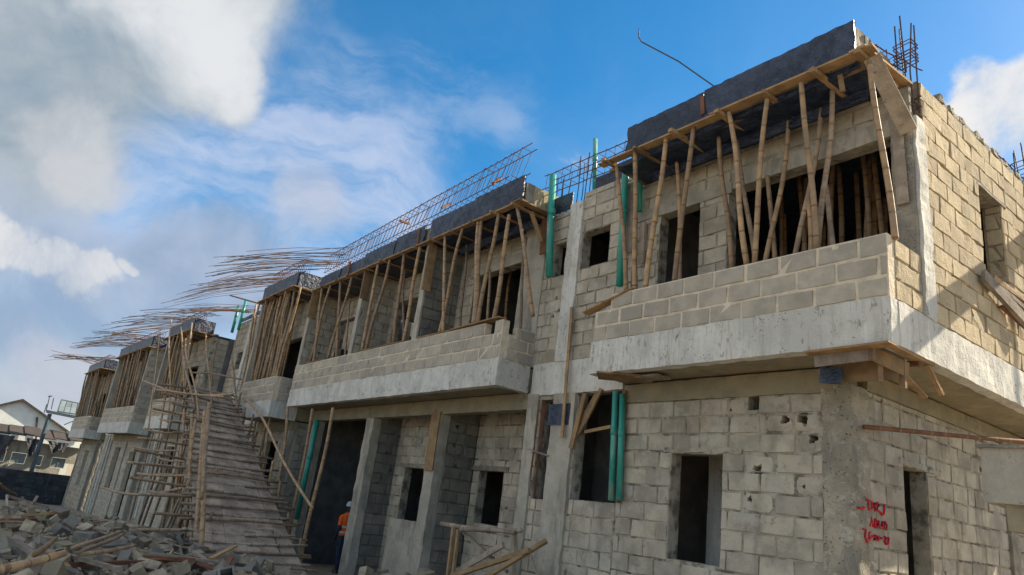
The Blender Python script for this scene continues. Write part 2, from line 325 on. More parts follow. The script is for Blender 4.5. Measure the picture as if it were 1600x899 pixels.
def hole_block(hx, hz, rx, rz):                     # unit block with a ragged hole knocked through it
    mb = MB(); n = 14; rings = []
    for y, f in ((.5, None), (1.0, 1.35), (1.0, 1.0), (-3.5, .9)):
        rr = []
        for j in range(n):
            th = 2*math.pi*j/n; c, s_ = math.cos(th), math.sin(th)
            if f is None:
                q = max(abs(c), abs(s_)); p = V((c/q*.5, y, s_/q*.5))
            else:
                k = f*(1+.28*math.sin(3*th+hx*9)+.2*math.sin(5*th+hz*7)); p = V((hx+c*rx*k, y, hz+s_*rz*k))
                p.x = max(-.46, min(.46, p.x)); p.z = max(-.44, min(.44, p.z))
            rr.append(len(mb.v)); mb.v.append(p)
        rings.append(rr)
    rr = []
    for j in rings[0]: q = mb.v[j]; rr.append(len(mb.v)); mb.v.append(V((q.x, -.2, q.z)))
    rings.insert(0, rr)
    for a, b in zip(rings, rings[1:]):
        for j in range(n):
            c = (j+1) % n; mb.f.append((a[j], b[j], b[c], a[c])); mb.m.append(0)
    return mb
REC = {}                                            # house -> list of block records
def rects_minus(rs, o):
    out = []
    for (a, b, c, d) in rs:
        u0, u1, z0, z1 = o
        if u1 <= a or u0 >= b or z1 <= c or z0 >= d: out.append((a, b, c, d)); continue
        if u0 > a: out.append((a, u0, c, d))
        if u1 < b: out.append((u1, b, c, d))
        lo, hi = max(a, u0), min(b, u1)
        if z0 > c: out.append((lo, hi, c, z0))
        if z1 < d: out.append((lo, hi, z1, d))
    return out
def laid(house, wall_o, O, ud, n, L, z0, z1, ops, mat, course=.245, bl=.47, ph=0., gap=.011, holes=(), deep=.045, uneven=.006, broken=0.):
    rows = int(math.ceil((z1-z0)/course-.05))
    for k in range(rows):
        c, d = z0+k*course, min(z1, z0+(k+1)*course)
        if d-c < .06: continue
        u = -(bl/2 if k % 2 else 0)-ph
        while u < L:
            w = bl*R.choice((1, 1, 1, 1, .97, 1.03, .5 if R.random() < .25 else 1))
            rs = [(max(0, u), min(L, u+w), c, d)]; u += w
            if rs[0][1]-rs[0][0] < .06: continue
            for o in ops: rs = rects_minus(rs, o)
            for (a, b, e, g) in rs:
                if b-a < .05 or g-e < .05: continue
                if broken and k == rows-1 and R.random() < broken: continue
                g2 = gap*R.uniform(.6, 1.4)
                hl = None
                for h in holes:
                    if a+.03 < h[0] < b-.03 and e+.02 < h[1] < g-.02: hl = h
                w_, h_ = b-a-2*g2, g-e-2*g2
                P = O+ud*((a+b)/2)+V((0, 0, (e+g)/2-O.z))
                fr = R.uniform(0, uneven)
                REC.setdefault(house.name, []).append(dict(P=P, w=w_, h=h_, ud=ud, n=n, fr=fr, mat=mat, wall=wall_o, deep=deep, rot=R.gauss(0, .006), tl=R.gauss(0, .008),
                    hole=None if not hl else ((hl[0]-(a+b)/2)/w_, (hl[1]-(e+g)/2)/h_, hl[2]/w_, hl[2]*1.15/h_), k=R.randrange(12)))
def wall(house, name, O, ud, n, L, z0, z1, ops=(), mat=None, mort=None, t=.2, holes=(), face=True, off=-.008, **kw):
    O = V(O); O.z = 0; ud = V(ud).normalized(); n = V(n).normalized()
    cops = list(ops)+[(h[0]-h[2]*.9, h[0]+h[2]*.9, h[1]-h[2]*.9, h[1]+h[2]*.9) for h in holes]
    us = sorted({0., L}|{min(L, max(0., x)) for o in cops for x in o[:2]}); zs = sorted({z0, z1}|{min(z1, max(z0, x)) for o in cops for x in o[2:]})
    nu, nz = len(us)-1, len(zs)-1
    def solid(i, k):
        if i < 0 or k < 0 or i >= nu or k >= nz: return False
        u, z = (us[i]+us[i+1])/2, (zs[k]+zs[k+1])/2
        return not any(o[0] < u < o[1] and o[2] < z < o[3] for o in cops)
    mb = MB()
    def P(u, z, dep): return O+ud*u+n*(off-dep)+V((0, 0, z))
    for i in range(nu):
        for k in range(nz):
            if not solid(i, k): continue
            a, b, c, d = us[i], us[i+1], zs[k], zs[k+1]
            mb.quad(P(a, c, 0), P(b, c, 0), P(b, d, 0), P(a, d, 0)); mb.quad(P(b, c, t), P(a, c, t), P(a, d, t), P(b, d, t))
            if not solid(i-1, k): mb.quad(P(a, c, t), P(a, c, 0), P(a, d, 0), P(a, d, t))
            if not solid(i+1, k): mb.quad(P(b, c, 0), P(b, c, t), P(b, d, t), P(b, d, 0))
            if not solid(i, k-1): mb.quad(P(a, c, t), P(b, c, t), P(b, c, 0), P(a, c, 0))
            if not solid(i, k+1): mb.quad(P(a, d, 0), P(b, d, 0), P(b, d, t), P(a, d, t))
    w = mb.build(name, mort, house)
    if face: laid(house, w, O, ud, n, L, z0, z1, ops, mat, holes=holes, **kw)
    return w
def finish_blocks(house, limit=285, minpx=60):
    recs = REC.get(house.name, [])
    def score(r):
        if (CAM-r['P']).dot(r['n']) <= 0: return 0
        x, y, w = proj(r['P'])
        if w < .5 or x < -40 or x > 1640 or y < -40 or y > 940: return 0
        c = abs((CAM-r['P']).normalized().dot(r['n']))
        return r['w']*r['h']*c*(FPX/w)**2
    for r in recs: r['s'] = score(r)
    recs.sort(key=lambda r: -r['s']); left = {}; cnt = 0
    for r in recs:
        ud, n = r['ud'], r['n']; zz = V((0, 0, 1))
        rot = Matrix.Rotation(r['rot'], 3, n) @ Matrix.Rotation(r['tl'], 3, zz)
        a, b, c = rot @ (ud*r['w']), rot @ (n*r['deep']), rot @ (zz*r['h'])
        t = r['P']+n*(r['fr']-r['deep']+.008)
        m = Matrix(((a.x, b.x, c.x, t.x), (a.y, b.y, c.y, t.y), (a.z, b.z, c.z, t.z), (0, 0, 0, 1)))
        flip = ud.cross(n).z < 0                    # keep faces pointing outwards
        if cnt < limit and r['s'] > minpx:
            if r['hole']:
                hb = hole_block(*r['hole']); me = bpy.data.meshes.new('block'); me.from_pydata([tuple(p) for p in hb.v], [], hb.f); me.materials.append(r['mat'])
            else: me = block_mesh(r['k'], r['mat'])
            link('block', me, r['wall'], None, m); cnt += 1
        else:
            left.setdefault(r['mat'].name, []).append((r, m))
    if left:
        mats = [MATS[k] for k in left]; mb = MB()
        for mi, k in enumerate(left):
            for r, m in left[k]:
                src = hole_block(*r['hole']) if r['hole'] else BV[r['k']]
                b0 = len(mb.v); mb.v += [m @ p for p in src.v]; mb.f += [tuple(b0+i for i in f) for f in src.f]; mb.m += [mi]*len(src.f)
        o = mb.build('block_courses', mats, house); o['kind'] = 'stuff'
X1, Y1 = V((1, 0, 0)), V((0, 1, 0))
def rough(house, name, a, b, mat, seg=.2, amp=.012, fr=3., T=None):
    mb = MB(); mb.rbox(a, b, seg, amp, fr, T); return mb.build(name, mat, house)
def plank(parent, name, p, q, w, t, up=V((0, 0, 1)), mat=None, jit=.006):
    mb = MB(); mb.bar(p, q, w, t, V(up), 0, jit); return mb.build(name, mat or M_WOOD, parent)

# ------------------------------------------------------------------ ground
mb = MB(); nx, ny = 60, 40; gi = {}
xs = [-400, -200, -120]+[-80+i*2 for i in range(51)]+[30, 60, 120, 300]; ys = [-300, -120, -60, -30]+[-16+i*1.5 for i in range(27)]+[40, 80, 160, 400]
for i, x in enumerate(xs):
    for j, y in enumerate(ys):
        gi[i, j] = len(mb.v); mb.v.append(V((x, y, gz(x, y)+(noise.noise(V((x*.5, y*.5, 0)))*.05 if abs(y) < 30 else 0))))
for i in range(len(xs)-1):
    for j in range(len(ys)-1): mb.f.append((gi[i, j], gi[i+1, j], gi[i+1, j+1], gi[i, j+1])); mb.m.append(0)
o = mb.build('ground', M_SOIL, smooth=True); o['kind'] = 'structure'

YP, YW = 7.16, 7.95                                 # parapet plane, main wall plane
# ------------------------------------------------------------------ end house (nearest, right)
H1 = tag(empty('terrace_house', (-6.5, 8, gz(-6.5, 8))), 'end house with ochre sunlit side wall and graffiti', 'house', 'unfinished terrace houses')
# ground floor front wall, with the dark doorway-like window
wall(H1, 'block_wall', (-7.69, YW, 0), X1, -Y1, 3.30, -.75, 3.17, [(1.02, 1.89, 1.0, 2.41), (2.26, 2.42, 2.99, 3.18)], M_BLOCK, M_MORT, t=.22,
     holes=[(2.42, 2.22, .065), (2.80, 2.86, .06), (3.04, 2.86, .072), (3.17, 2.62, .062), (2.32, 1.86, .035), (2.0, 3.0, .022), (3.05, 2.05, .022), (.35, .75, .05), (.9, .5, .03)], ph=.13)
rough(H1, 'lintel', (-6.8, YW-.022, 2.415), (-5.5, YW+.05, 2.48), M_MORT, .05, .03, 5)
rough(H1, 'ring_beam', (-7.66, YW-.025, 3.17), (-4.07, YW+.2, 3.46), M_BEAM, .15, .015)
rough(H1, 'corner_column', (-4.40, YW-.022, -.8), (-4.032, YW+.36, 3.25), M_CONR, .06, .02, 5)
# ground floor side wall with door
wall(H1, 'block_wall', (-4.05, 8.28, 0), Y1, X1, 6.2, -.75, 3.25, [(.92, 1.54, -.75, 2.48)], M_BLOCK, M_MORT, t=.2, holes=[(1.9, 1.25, .05), (3.3, 2.75, .045), (1.62, 1.2, .04)], ph=.3)
rough(H1, 'lintel', (-4.2, 9.05, 2.485), (-4.03, 10.2, 2.55), M_MORT, .05, .03, 5)
rough(H1, 'corner_column', (-4.22, 12.4, -.8), (-4.0, 12.7, 3.3), M_CONG, .1, .02, 5)
rough(H1, 'ring_beam', (-4.24, 8.3, 3.25), (-4.02, 14.4, 3.465), M_BEAM, .15, .015)
# suspended slab and its deep pale edge
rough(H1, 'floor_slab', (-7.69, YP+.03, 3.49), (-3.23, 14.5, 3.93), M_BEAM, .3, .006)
rough(H1, 'slab_edge', (-7.69, YP-.012, 3.47), (-3.2, YP+.16, 3.975), M_CONW, .07, .013, 5)
rough(H1, 'slab_edge', (-3.36, YP+.16, 3.47), (-3.19, 14.5, 3.965), M_CONW, .09, .012, 5)
# balcony parapet
wall(H1, 'parapet', (-7.66, YP, 0), X1, -Y1, 4.45, 3.97, 4.70, [(-.1, .32, 4.46, 4.8)], M_BLOCKU, M_MORTL, t=.15, course=.243, bl=.48, ph=.2, gap=.015, uneven=.003, off=-.004)
wall(H1, 'parapet', (-3.205, YP+.14, 0), Y1, X1, .66, 3.97, 4.69, [], M_BLOCKS, M_MORTO, t=.15, course=.243, ph=.1)
wall(H1, 'parapet', (-7.66, YP+.14, 0), Y1, -X1, .64, 3.97, 4.46, [], M_BLOCKU, M_MORTL, t=.15, course=.243, ph=.1)
# upper front wall: door opening and wide opening under a pale lintel beam
wall(H1, 'block_wall', (-7.69, YW, 0), X1, -Y1, 4.26, 3.97, 7.0, [(.54, 1.34, 3.97, 6.28), (1.86, 4.27, 3.97, 6.33)], M_BLOCK, M_MORT, t=.2, ph=.2)
rough(H1, 'lintel', (-5.75, YW-.03, 6.33), (-3.45, YW+.18, 6.58), M_CONP, .12, .012)
rough(H1, 'lintel', (-7.69, YW-.025, 6.28), (-5.77, YW+.18, 6.46), M_CONP, .12, .012)
# upper corner column and its pale cast strip on the side
rough(H1, 'corner_column', (-3.45, YW-.04, 3.97), (-3.21, YW+.02, 6.95), M_CONG, .1, .014, 4)
rough(H1, 'column_casing', (-3.4, YW+.02, 3.96), (-3.17, YW+.27, 6.55), M_CONW, .08, .02, 4)
# upper side wall, sunlit
SW = wall(H1, 'block_wall', (-3.2, YW+.26, 0), Y1, X1, 6.2, 3.97, 7.18, [(1.66, 2.47, 5.03, 6.37)], M_BLOCKS, M_MORTO, t=.22, ph=.1, uneven=.012, gap=.006, off=-.012,
     holes=[(.86, 4.2, .03), (2.7, 4.65, .035), (1.1, 4.35, .03)], bl=.46)
laid(H1, SW, V((-3.21, 8.21+2.47+.0, 0)), -X1, -Y1, .2, 5.03, 6.37, [], M_BLOCKS, ph=.0)
rough(H1, 'lintel', (-3.4, 9.8, 6.37), (-3.18, 10.85, 6.41), M_CONG, .1, .01)
rough(H1, 'wall_coping', (-3.42, YW+.9, 7.18), (-3.215, 14.4, 7.245), M_CONG, .15, .02, 4)
for s in range(9):                                  # loose mortar lumps left along the wall top
    y = 8.8+s*.38+R.uniform(-.1, .1); mb = MB(); mb.rbox((-3.33, y, 7.2), (-3.2, y+R.uniform(.08, .2), 7.2+R.uniform(.05, .1)), .04, .02, 9); mb.build('mortar_lump', M_MORT, H1)
# roof formwork: black boards on bearers, hanging over the balcony
ROOFZ = 7.02
rough(H1, 'roof_deck', (-7.55, YP+.06, 6.96), (-3.45, 14.3, 7.06), M_FORM, .6, .008)
def crinkled(house, xa, xb, z0, z1, y):             # board wrapped in creased dark sheet, ragged on top
    mb = MB(); n = max(6, int((xb-xa)/.045)); m = 11; gi = {}
    for i in range(n+1):
        for j in range(m+1):
            x = xa+(xb-xa)*i/n; zt = z1+.014*noise.noise(V((x*1.7, 0, 1)))+.006*noise.noise(V((x*23, 3, 1))); z = z0+(zt-z0)*j/m
            d = .03*math.sin((x*1.0+z*.75)*30+2.5*noise.noise(V((x*2.5, z*2.5, 0))))*(.5+.5*noise.noise(V((x*1.7, z*2, 7))))*min(1, 2.2*(1-j/m)+.15)+.022*noise.noise(V((x*8, z*8, 4)))
            gi[i, j] = len(mb.v); mb.v.append(V((x, y-d, z)))
    for i in range(n):
        for j in range(m): mb.f.append((gi[i, j], gi[i+1, j], gi[i+1, j+1], gi[i, j+1])); mb.m.append(0)
    b0 = len(mb.v)
    for i in range(n+1): mb.v.append(V((mb.v[gi[i, 0]].x, y+.03, z0))); mb.v.append(V((mb.v[gi[i, m]].x, y+.03, mb.v[gi[i, m]].z)))
    for i in range(n):
        mb.f.append((gi[i, 0], b0+2*i, b0+2*i+2, gi[i+1, 0])); mb.f.append((gi[i, m], gi[i+1, m], b0+2*i+3, b0+2*i+1)); mb.f.append((b0+2*i, b0+2*i+1, b0+2*i+3, b0+2*i+2)); mb.m += [0, 0, 0]
    for c in (0, n):
        mb.f.append(tuple([gi[c, j] for j in range(m+1)]+[b0+2*c+1, b0+2*c])); mb.m.append(0)
    return mb.build('formwork_board', M_FORM, house, smooth=True)
crinkled(H1, -7.25, -5.72, 7.08, 7.60, YP-.03); crinkled(H1, -5.70, -3.46, 7.08, 7.61, YP-.045)
rough(H1, 'roof_beam', (-7.2, YP+.01, 7.07), (-3.47, YP+.22, 7.55), M_CONG, .12, .02, 5)
rough(H1, 'roof_beam', (-3.66, YP+.22, 7.07), (-3.46, YW+.2, 7.52), M_CONG, .1, .02, 5)
rough(H1, 'formwork_board', (-7.1, YP+.5, 6.80), (-3.6, YP+.53, 6.955), M_FORM, .2, .012, 4)
plank(H1, 'ledge_plank', (-7.75, YP-.10, 7.035), (-5.35, YP-.09, 7.03), .15, .03)
plank(H1, 'ledge_plank', (-5.5, YP-.10, 7.06), (-3.2, YP-.09, 7.05), .15, .03)
plank(H1, 'bearer', (-7.70, YP+.1, 7.0), (-3.3, YP+.1, 6.985), .07, .06)
for x in (-7.5, -6.85, -6.1, -5.3, -4.6, -3.9, -3.35):
    plank(H1, 'bearer', (x, YP-.3+R.uniform(0, .08), 6.985), (x+R.uniform(-.05, .05), YW-.05, 6.985), .07, .05)
plank(H1, 'ledge_plank', (-3.36, YP-.2, 7.045), (-3.30, YW+.1, 7.05), .2, .03)
# boards nailed at the corner
plank(H1, 'side_board', (-3.28, YP-.02, 6.98), (-3.20, YW-.12, 6.25), .19, .025, V((0, -1, .3)), M_WOODG)
plank(H1, 'side_board', (-3.345, YW-.075, 6.35), (-3.325, YW-.075, 5.35), .13, .022, V((0, -1, 0)), M_WOODG)
plank(H1, 'side_board', (-3.7, YP+.05, 6.97), (-3.68, YP+.06, 6.72), .06, .03, V((0, -1, 0)))
plank(H1, 'side_board', (-7.62, YW-.3, 6.9), (-7.55, YW-.28, 5.6), .16, .022, V((0, -1, 0)), M_WOODG)
plank(H1, 'side_board', (-7.45, YW-.1, 6.2), (-7.43, YW-.1, 5.45), .12, .022, V((0, -1, 0)), M_WOODG)
plank(H1, 'side_board', (-5.73, YP-.05, 7.52), (-5.70, YP-.06, 7.2), .07, .025, V((0, -1, 0)), M_WOODR)
plank(H1, 'sill_board', (-7.9, YP+.0, 4.475), (-6.9, YP+.06, 4.73), .16, .02, V((0, 0, 1)))
# timber left under the slab corner
def wedge_form(parent):
    plank(parent, 'form_plank', (-4.16, YP+.06, 3.455), (-3.19, YP-.02, 3.455), .16, .022)
    plank(parent, 'form_plank', (-4.1, YP+.10, 3.37), (-3.42, YP+.08, 3.39), .03, .13, V((0, 0, 1)), M_WOODG)
    plank(parent, 'form_plank', (-3.24, YP-.03, 3.45), (-3.27, YP+1.0, 3.452), .10, .025)
    plank(parent, 'form_plank', (-3.46, YP+.05, 3.40), (-3.30, YP+.55, 3.30), .03, .16, V((0, 0, 1)))
    plank(parent, 'form_plank', (-4.02, YP+.36, 3.30), (-3.36, YP+.42, 3.30), .03, .24, V((0, 0, 1)), M_WOOD)
    plank(parent, 'form_plank', (-4.1, YP+.2, 3.24), (-3.86, YP+.25, 3.22), .02, .19, V((0, 0, 1)), M_FORM)
    plank(parent, 'form_leg', (-3.44, YP+.22, 3.42), (-3.45, YP+.23, 3.12), .045, .045)
    plank(parent, 'form_leg', (-3.33, YP+.5, 3.42), (-3.34, YP+.5, 3.10), .055, .06)
    plank(parent, 'form_plank', (-3.25, YP+.9, 3.44), (-3.30, YP+1.35, 3.20), .05, .03)
    plank(parent, 'form_plank', (-3.5, YP+.95, 3.34), (-3.46, YP+1.32, 3.17), .06, .03)
    plank(parent, 'form_plank', (-3.7, YP+.7, 3.42), (-3.26, YP+.75, 3.42), .07, .05, V((0, 0, 1)), M_WOODR)
wf = tag(empty('corner_formwork', (-3.7, 7.5, 3.1)), 'leftover timber formwork under the overhanging slab corner of the end house', 'formwork'); wedge_form(wf)
for x in (-7.55,):
    plank(H1, 'form_plank', (x, YP+.05, 3.455), (x+.62, YP+.6, 3.452), .55, .02, V((0, 0, 1)), M_WOOD)
plank(H1, 'form_plank', (-7.0, YP+.4, 3.44), (-6.55, YP+.4, 3.44), .3, .03, V((0, 0, 1)), M_WOODG)
# rooms behind: floors, back wall, partition
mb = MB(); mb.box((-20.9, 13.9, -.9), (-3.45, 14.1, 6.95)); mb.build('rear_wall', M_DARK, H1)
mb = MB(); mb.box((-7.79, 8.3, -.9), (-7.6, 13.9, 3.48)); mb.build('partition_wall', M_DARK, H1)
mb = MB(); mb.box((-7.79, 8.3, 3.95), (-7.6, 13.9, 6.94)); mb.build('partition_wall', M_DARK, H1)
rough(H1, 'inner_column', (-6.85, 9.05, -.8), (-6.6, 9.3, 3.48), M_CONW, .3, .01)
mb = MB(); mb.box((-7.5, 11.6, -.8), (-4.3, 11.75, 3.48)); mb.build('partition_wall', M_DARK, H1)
# red graffiti on the side wall
strokes = [[(95, 275), (130, 285), (160, 283), (172, 268)], [(185, 172), (225, 180), (265, 195)], [(218, 185), (215, 240), (222, 300), (250, 292)], [(255, 300), (262, 215), (285, 270), (305, 220), (310, 322)],
  [(318, 228), (345, 212), (358, 238), (325, 300), (375, 330)], [(425, 230), (427, 300), (418, 358), (395, 366), (375, 338)],
  [(240, 512), (255, 395), (280, 520)], [(246, 462), (278, 468)], [(300, 520), (306, 420), (338, 438), (310, 470), (347, 502), (302, 522)], [(352, 435), (356, 518), (400, 530), (406, 450)], [(430, 455), (461, 500), (446, 550), (416, 525), (430, 455)],
  [(140, 545), (188, 550), (178, 650), (195, 690), (242, 675)], [(248, 590), (225, 600), (230, 640), (252, 650), (235, 687)], [(262, 640), (286, 642)], [(302, 630), (299, 680), (327, 686), (326, 634), (302, 630)], [(346, 630), (349, 697)], [(376, 662), (402, 665)],
  [(425, 645), (455, 650), (424, 715), (458, 726)], [(482, 655), (474, 735), (440, 738)], [(195, 690), (210, 715)]]
for st in strokes:
    pts = [atx(1330+x/8.17, 760+y/8.17, -4.026) for x, y in st]; mb = MB(); mb.tube(pts, .0135, 6)
    for v in mb.v: v.x = -4.023+(v.x+4.026)*(.55 if v.x > -4.026 else 1.5)
    g = mb.build('painted_letter', M_PAINT, H1, pts[0], smooth=True)

# stair bay between the end house and the next one (belongs to the end house)
SX = -10.05
wall(H1, 'block_wall', (SX+.28, YW, 0), X1, -Y1, 2.07, -.8, 3.40, [(.05, .42, 1.6, 3.32), (1.04, 2.15, 1.65, 3.38)], M_BLOCK, M_MORT, t=.2, holes=[(.86, .55, .04)], ph=.05)
rough(H1, 'stair_column', (SX, YW-.05, -.9), (SX+.29, YW+.28, 3.42), M_CONP, .1, .018, 4)
rough(H1, 'stair_column', (SX+.72, YW-.06, -.9), (SX+1.29, YW+.26, 3.40), M_CONP, .1, .02, 4)
rough(H1, 'ring_beam', (SX+.03, YW-.035, 3.40), (-7.70, YW+.2, 3.99), M_CONW, .1, .014, 4)
wall(H1, 'block_wall', (SX-.05, YW, 0), X1, -Y1, 2.4, 3.99, 7.30, [(.28, .70, 5.70, 6.38), (1.08, 1.78, 5.72, 6.44), (-.1, .66, 7.05, 7.4), (.66, 1.02, 3.9, 7.4)], M_BLOCK, M_MORT, t=.2, ph=.3, holes=[(.5, 5.25, .035), (.45, 4.9, .04), (.6, 5.0, .02)])
rough(H1, 'stair_column', (SX+.64, YW-.055, 3.98), (SX+.99, YW+.2, 7.12), M_CONW, .09, .02, 4)
rough(H1, 'formwork_board', (SX-.02, YW-.02, 7.06), (SX+.62, YW+.01, 7.42), M_FORM, .1, .012)
rough(H1, 'formwork_board', (SX+1.1, YW+.12, 7.31), (-7.72, YW+.15, 7.62), M_FORM, .1, .012)
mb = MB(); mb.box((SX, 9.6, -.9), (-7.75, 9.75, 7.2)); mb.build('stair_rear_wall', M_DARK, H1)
rough(H1, 'roof_deck', (SX-.05, YW+.21, 6.98), (-7.56, 13.9, 7.05), M_FORM, .8, .008)
plank(H1, 'frame_board', (SX+.30, YW+.03, 1.62), (SX+.32, YW+.03, 3.31), .14, .03, V((1, -.6, 0)), M_WOODR)
plank(H1, 'frame_board', (SX+2.46, YW-.06, 1.66), (SX+2.44, YW-.06, 3.36), .05, .05, V((0, -1, 0)), M_WOODR)
plank(H1, 'frame_board', (SX+1.3, YW-.06, 2.45), (SX+1.52, YW-.06, 3.36), .1, .03, V((0, -1, 0)), M_WOOD)
plank(H1, 'frame_board', (SX+1.36, YW-.02, 2.7), (SX+1.75, YW+.02, 3.36), .14, .03, V((0, -1, 0)), M_WOOD)
plank(H1, 'frame_board', (SX+1.6, YW-.08, 2.85), (SX+1.9, YW-.05, 3.42), .06, .03, V((0, -1, 0)), M_WOOD)
plank(H1, 'frame_board', (SX+1.5, YW+.04, 2.74), (SX+2.1, YW+.04, 2.82), .06, .03, V((0, -1, 0)), M_WOOD)
plank(H1, 'frame_board', (SX+.25, YW-.09, 2.42), (SX+.76, YW-.06, 2.32), .1, .025, V((0, 0, 1)), M_WOODG)
plank(H1, 'frame_board', (SX+.66, YW-.075, 3.03), (SX+1.2, YW-.075, 3.03), .36, .015, V((0, -1, 0)), M_FORM)
plank(H1, 'frame_board', (SX+1.13, YW-.13, 2.62), (SX+1.02, YW-.10, 4.95), .065, .025, V((0, -1, 0)), M_WOOD)
finish_blocks(H1)

# ------------------------------------------------------------------ second house: long balcony with three fin walls
H2 = tag(empty('terrace_house', (-15.3, 8, gz(-15.3, 8))), 'long-balconied house with open bays below, between ramp and stair windows', 'house', 'unfinished terrace houses')
XR, XL = -10.1, -20.62
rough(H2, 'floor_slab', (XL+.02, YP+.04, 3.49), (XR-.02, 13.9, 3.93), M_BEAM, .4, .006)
rough(H2, 'slab_edge', (XL, YP-.012, 3.46), (XR, YP+.16, 3.965), M_CONW, .1, .016, 5)
rough(H2, 'slab_edge', (XR-.15, YP+.16, 3.46), (XR, YW-.05, 3.955), M_CONW, .1, .012, 5)
wall(H2, 'parapet', (XL, YP, 0), X1, -Y1, XR-XL-.02, 3.965, 4.70, [(9.93, 10.25, 4.45, 4.75)], M_BLOCKU, M_MORTL, t=.15, course=.244, bl=.47, ph=.1, gap=.014, uneven=.003, off=-.004)
wall(H2, 'parapet', (XR-.005, YP+.14, 0), Y1, X1, .66, 3.96, 4.62, [(-.1, .2, 4.45, 4.8)], M_BLOCKU, M_MORTL, t=.14, course=.22, ph=.2)
for x in (-13.6, -16.95, -20.62):                   # fin walls
    rough(H2, 'fin_edge', (x, YP+.005, 4.70), (x+.2, YP+.05, 7.05), M_CONP, .12, .01, 4)
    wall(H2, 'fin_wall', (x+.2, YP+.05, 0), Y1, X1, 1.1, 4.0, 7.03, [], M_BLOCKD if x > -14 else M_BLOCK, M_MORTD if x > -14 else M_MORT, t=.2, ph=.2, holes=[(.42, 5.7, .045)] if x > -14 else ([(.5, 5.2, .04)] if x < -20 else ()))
    plank(H2, 'side_board', (x+.235, YP+.03, 7.0), (x+.235, YP+.03, 5.85 if x > -14 else 6.2), .035, .22, V((0, 1, 0)), M_WOOD)
YB = 8.1
wall(H2, 'block_wall', (XL, YB, 0), X1, -Y1, 9.85, 3.95, 7.0, [(.4, 3.2, 3.95, 6.3), (4.1, 6.5, 3.95, 6.3), (7.85, 9.82, 3.95, 6.32)], M_BLOCK, M_MORT, t=.2)
rough(H2, 'lintel', (-12.95, YB-.03, 6.32), (-10.75, YB+.18, 6.56), M_CONP, .12, .012)
rough(H2, 'plaster_pier', (-10.80, YB-.18, 3.95), (-10.08, YB+.2, 6.98), M_CONP, .12, .012, 3)
# roof formwork
rough(H2, 'roof_deck', (-20.4, YP+.06, 6.97), (-10.0, 13.9, 7.06), M_FORM, .8, .008)
for (xa, xb, zt, yo) in ((-20.05, -18.6, 7.44, .0), (-18.58, -17.02, 7.47, .012), (-16.9, -15.2, 7.50, -.05), (-15.18, -13.72, 7.55, -.035), (-13.48, -11.7, 7.60, -.02), (-11.68, -9.95, 7.63, -.035)):
    crinkled(H2, xa, xb, 7.03+R.uniform(-.02, .01), zt, YP-.02+yo)
rough(H2, 'roof_beam', (-19.9, YP+.02, 7.07), (-9.95, YP+.22, 7.48), M_CONG, .2, .02, 5)
rough(H2, 'roof_beam', (-10.18, YP+.22, 7.07), (-9.98, YW+.1, 7.5), M_BLOCKS, .1, .02, 5)
rough(H2, 'formwork_board', (-12.9, YP+.5, 6.78), (-10.2, YP+.53, 6.95), M_FORM, .2, .012, 4)
for a, b in ((-20.3, -16.7), (-17.0, -13.2), (-13.4, -9.8)):
    plank(H2, 'ledge_plank', (a, YP-.09, 7.0+R.uniform(0, .02)), (b, YP-.08, 7.0+R.uniform(0, .02)), .14, .03)
plank(H2, 'ledge_plank', (-9.93, YP-.2, 7.01), (-9.92, YW-.05, 7.0), .2, .03)
for x in (-20.2, -19.3, -18.3, -17.5, -16.5, -15.5, -14.6, -13.9, -13.1, -12.3, -11.5, -10.7, -10.05):
    plank(H2, 'bearer', (x, YP-.28+R.uniform(0, .1), 6.965), (x, YB-.05, 6.965), .06, .05)
plank(H2, 'side_board', (-10.02, YP+.25, 6.95), (-9.96, YW-.25, 6.4), .1, .03, V((0, -1, 0)))
plank(H2, 'side_board', (-10.02, YW-.16, 6.95), (-10.0, YW-.14, 6.2), .2, .03, V((0, -1, 0)), M_WOODR)
for x in (-17.93, -14.0): plank(H2, 'side_board', (x, YP-.06, 7.5), (x+.02, YP-.06, 7.05), .1, .03, V((0, -1, 0)), M_WOODR)
plank(H2, 'sill_board', (-11.9, YP+.05, 4.72), (-10.2, YP+.03, 4.745), .2, .02)
for a, b in ((-20.1, -18.4), (-16.6, -13.9), (-13.3, -11.5)): plank(H2, 'sill_board', (a, YP+.05, 4.715), (b, YP+.06, 4.72), .14, .02)
# ground floor: beam on columns, open rooms behind
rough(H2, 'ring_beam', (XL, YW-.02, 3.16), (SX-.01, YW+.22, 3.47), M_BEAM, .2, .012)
for xa, xb in ((-13.4, -13.02), (-16.68, -16.28), (-20.3, -19.9)):
    rough(H2, 'column', (xa, YW-.03, -1.1), (xb, YW+.2, 3.16), M_CONP, .12, .02, 4)
plank(H2, 'side_board', (-13.22, YW-.055, 3.2), (-13.2, YW-.055, 1.95), .34, .025, V((0, -1, 0)), M_WOOD)
YR = 8.92
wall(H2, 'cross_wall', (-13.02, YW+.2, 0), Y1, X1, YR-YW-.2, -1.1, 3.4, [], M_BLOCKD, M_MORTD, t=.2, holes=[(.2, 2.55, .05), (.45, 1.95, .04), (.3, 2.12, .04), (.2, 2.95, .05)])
wall(H2, 'block_wall', (-13.0, YR, 0), X1, -Y1, 3.2, -1.1, 3.5, [(.25, 1.13, 1.02, 2.1)], M_BLOCK, M_MORT, t=.2, holes=[(1.35, 1.4, .03)])
wall(H2, 'cross_wall', (-16.3, YW+.2, 0), Y1, X1, .75, -1.1, 3.4, [], M_BLOCKD, M_MORTD, t=.2, holes=[(.3, 2.35, .04), (.5, 1.95, .045), (.25, 1.75, .03), (.6, 1.7, .03)])
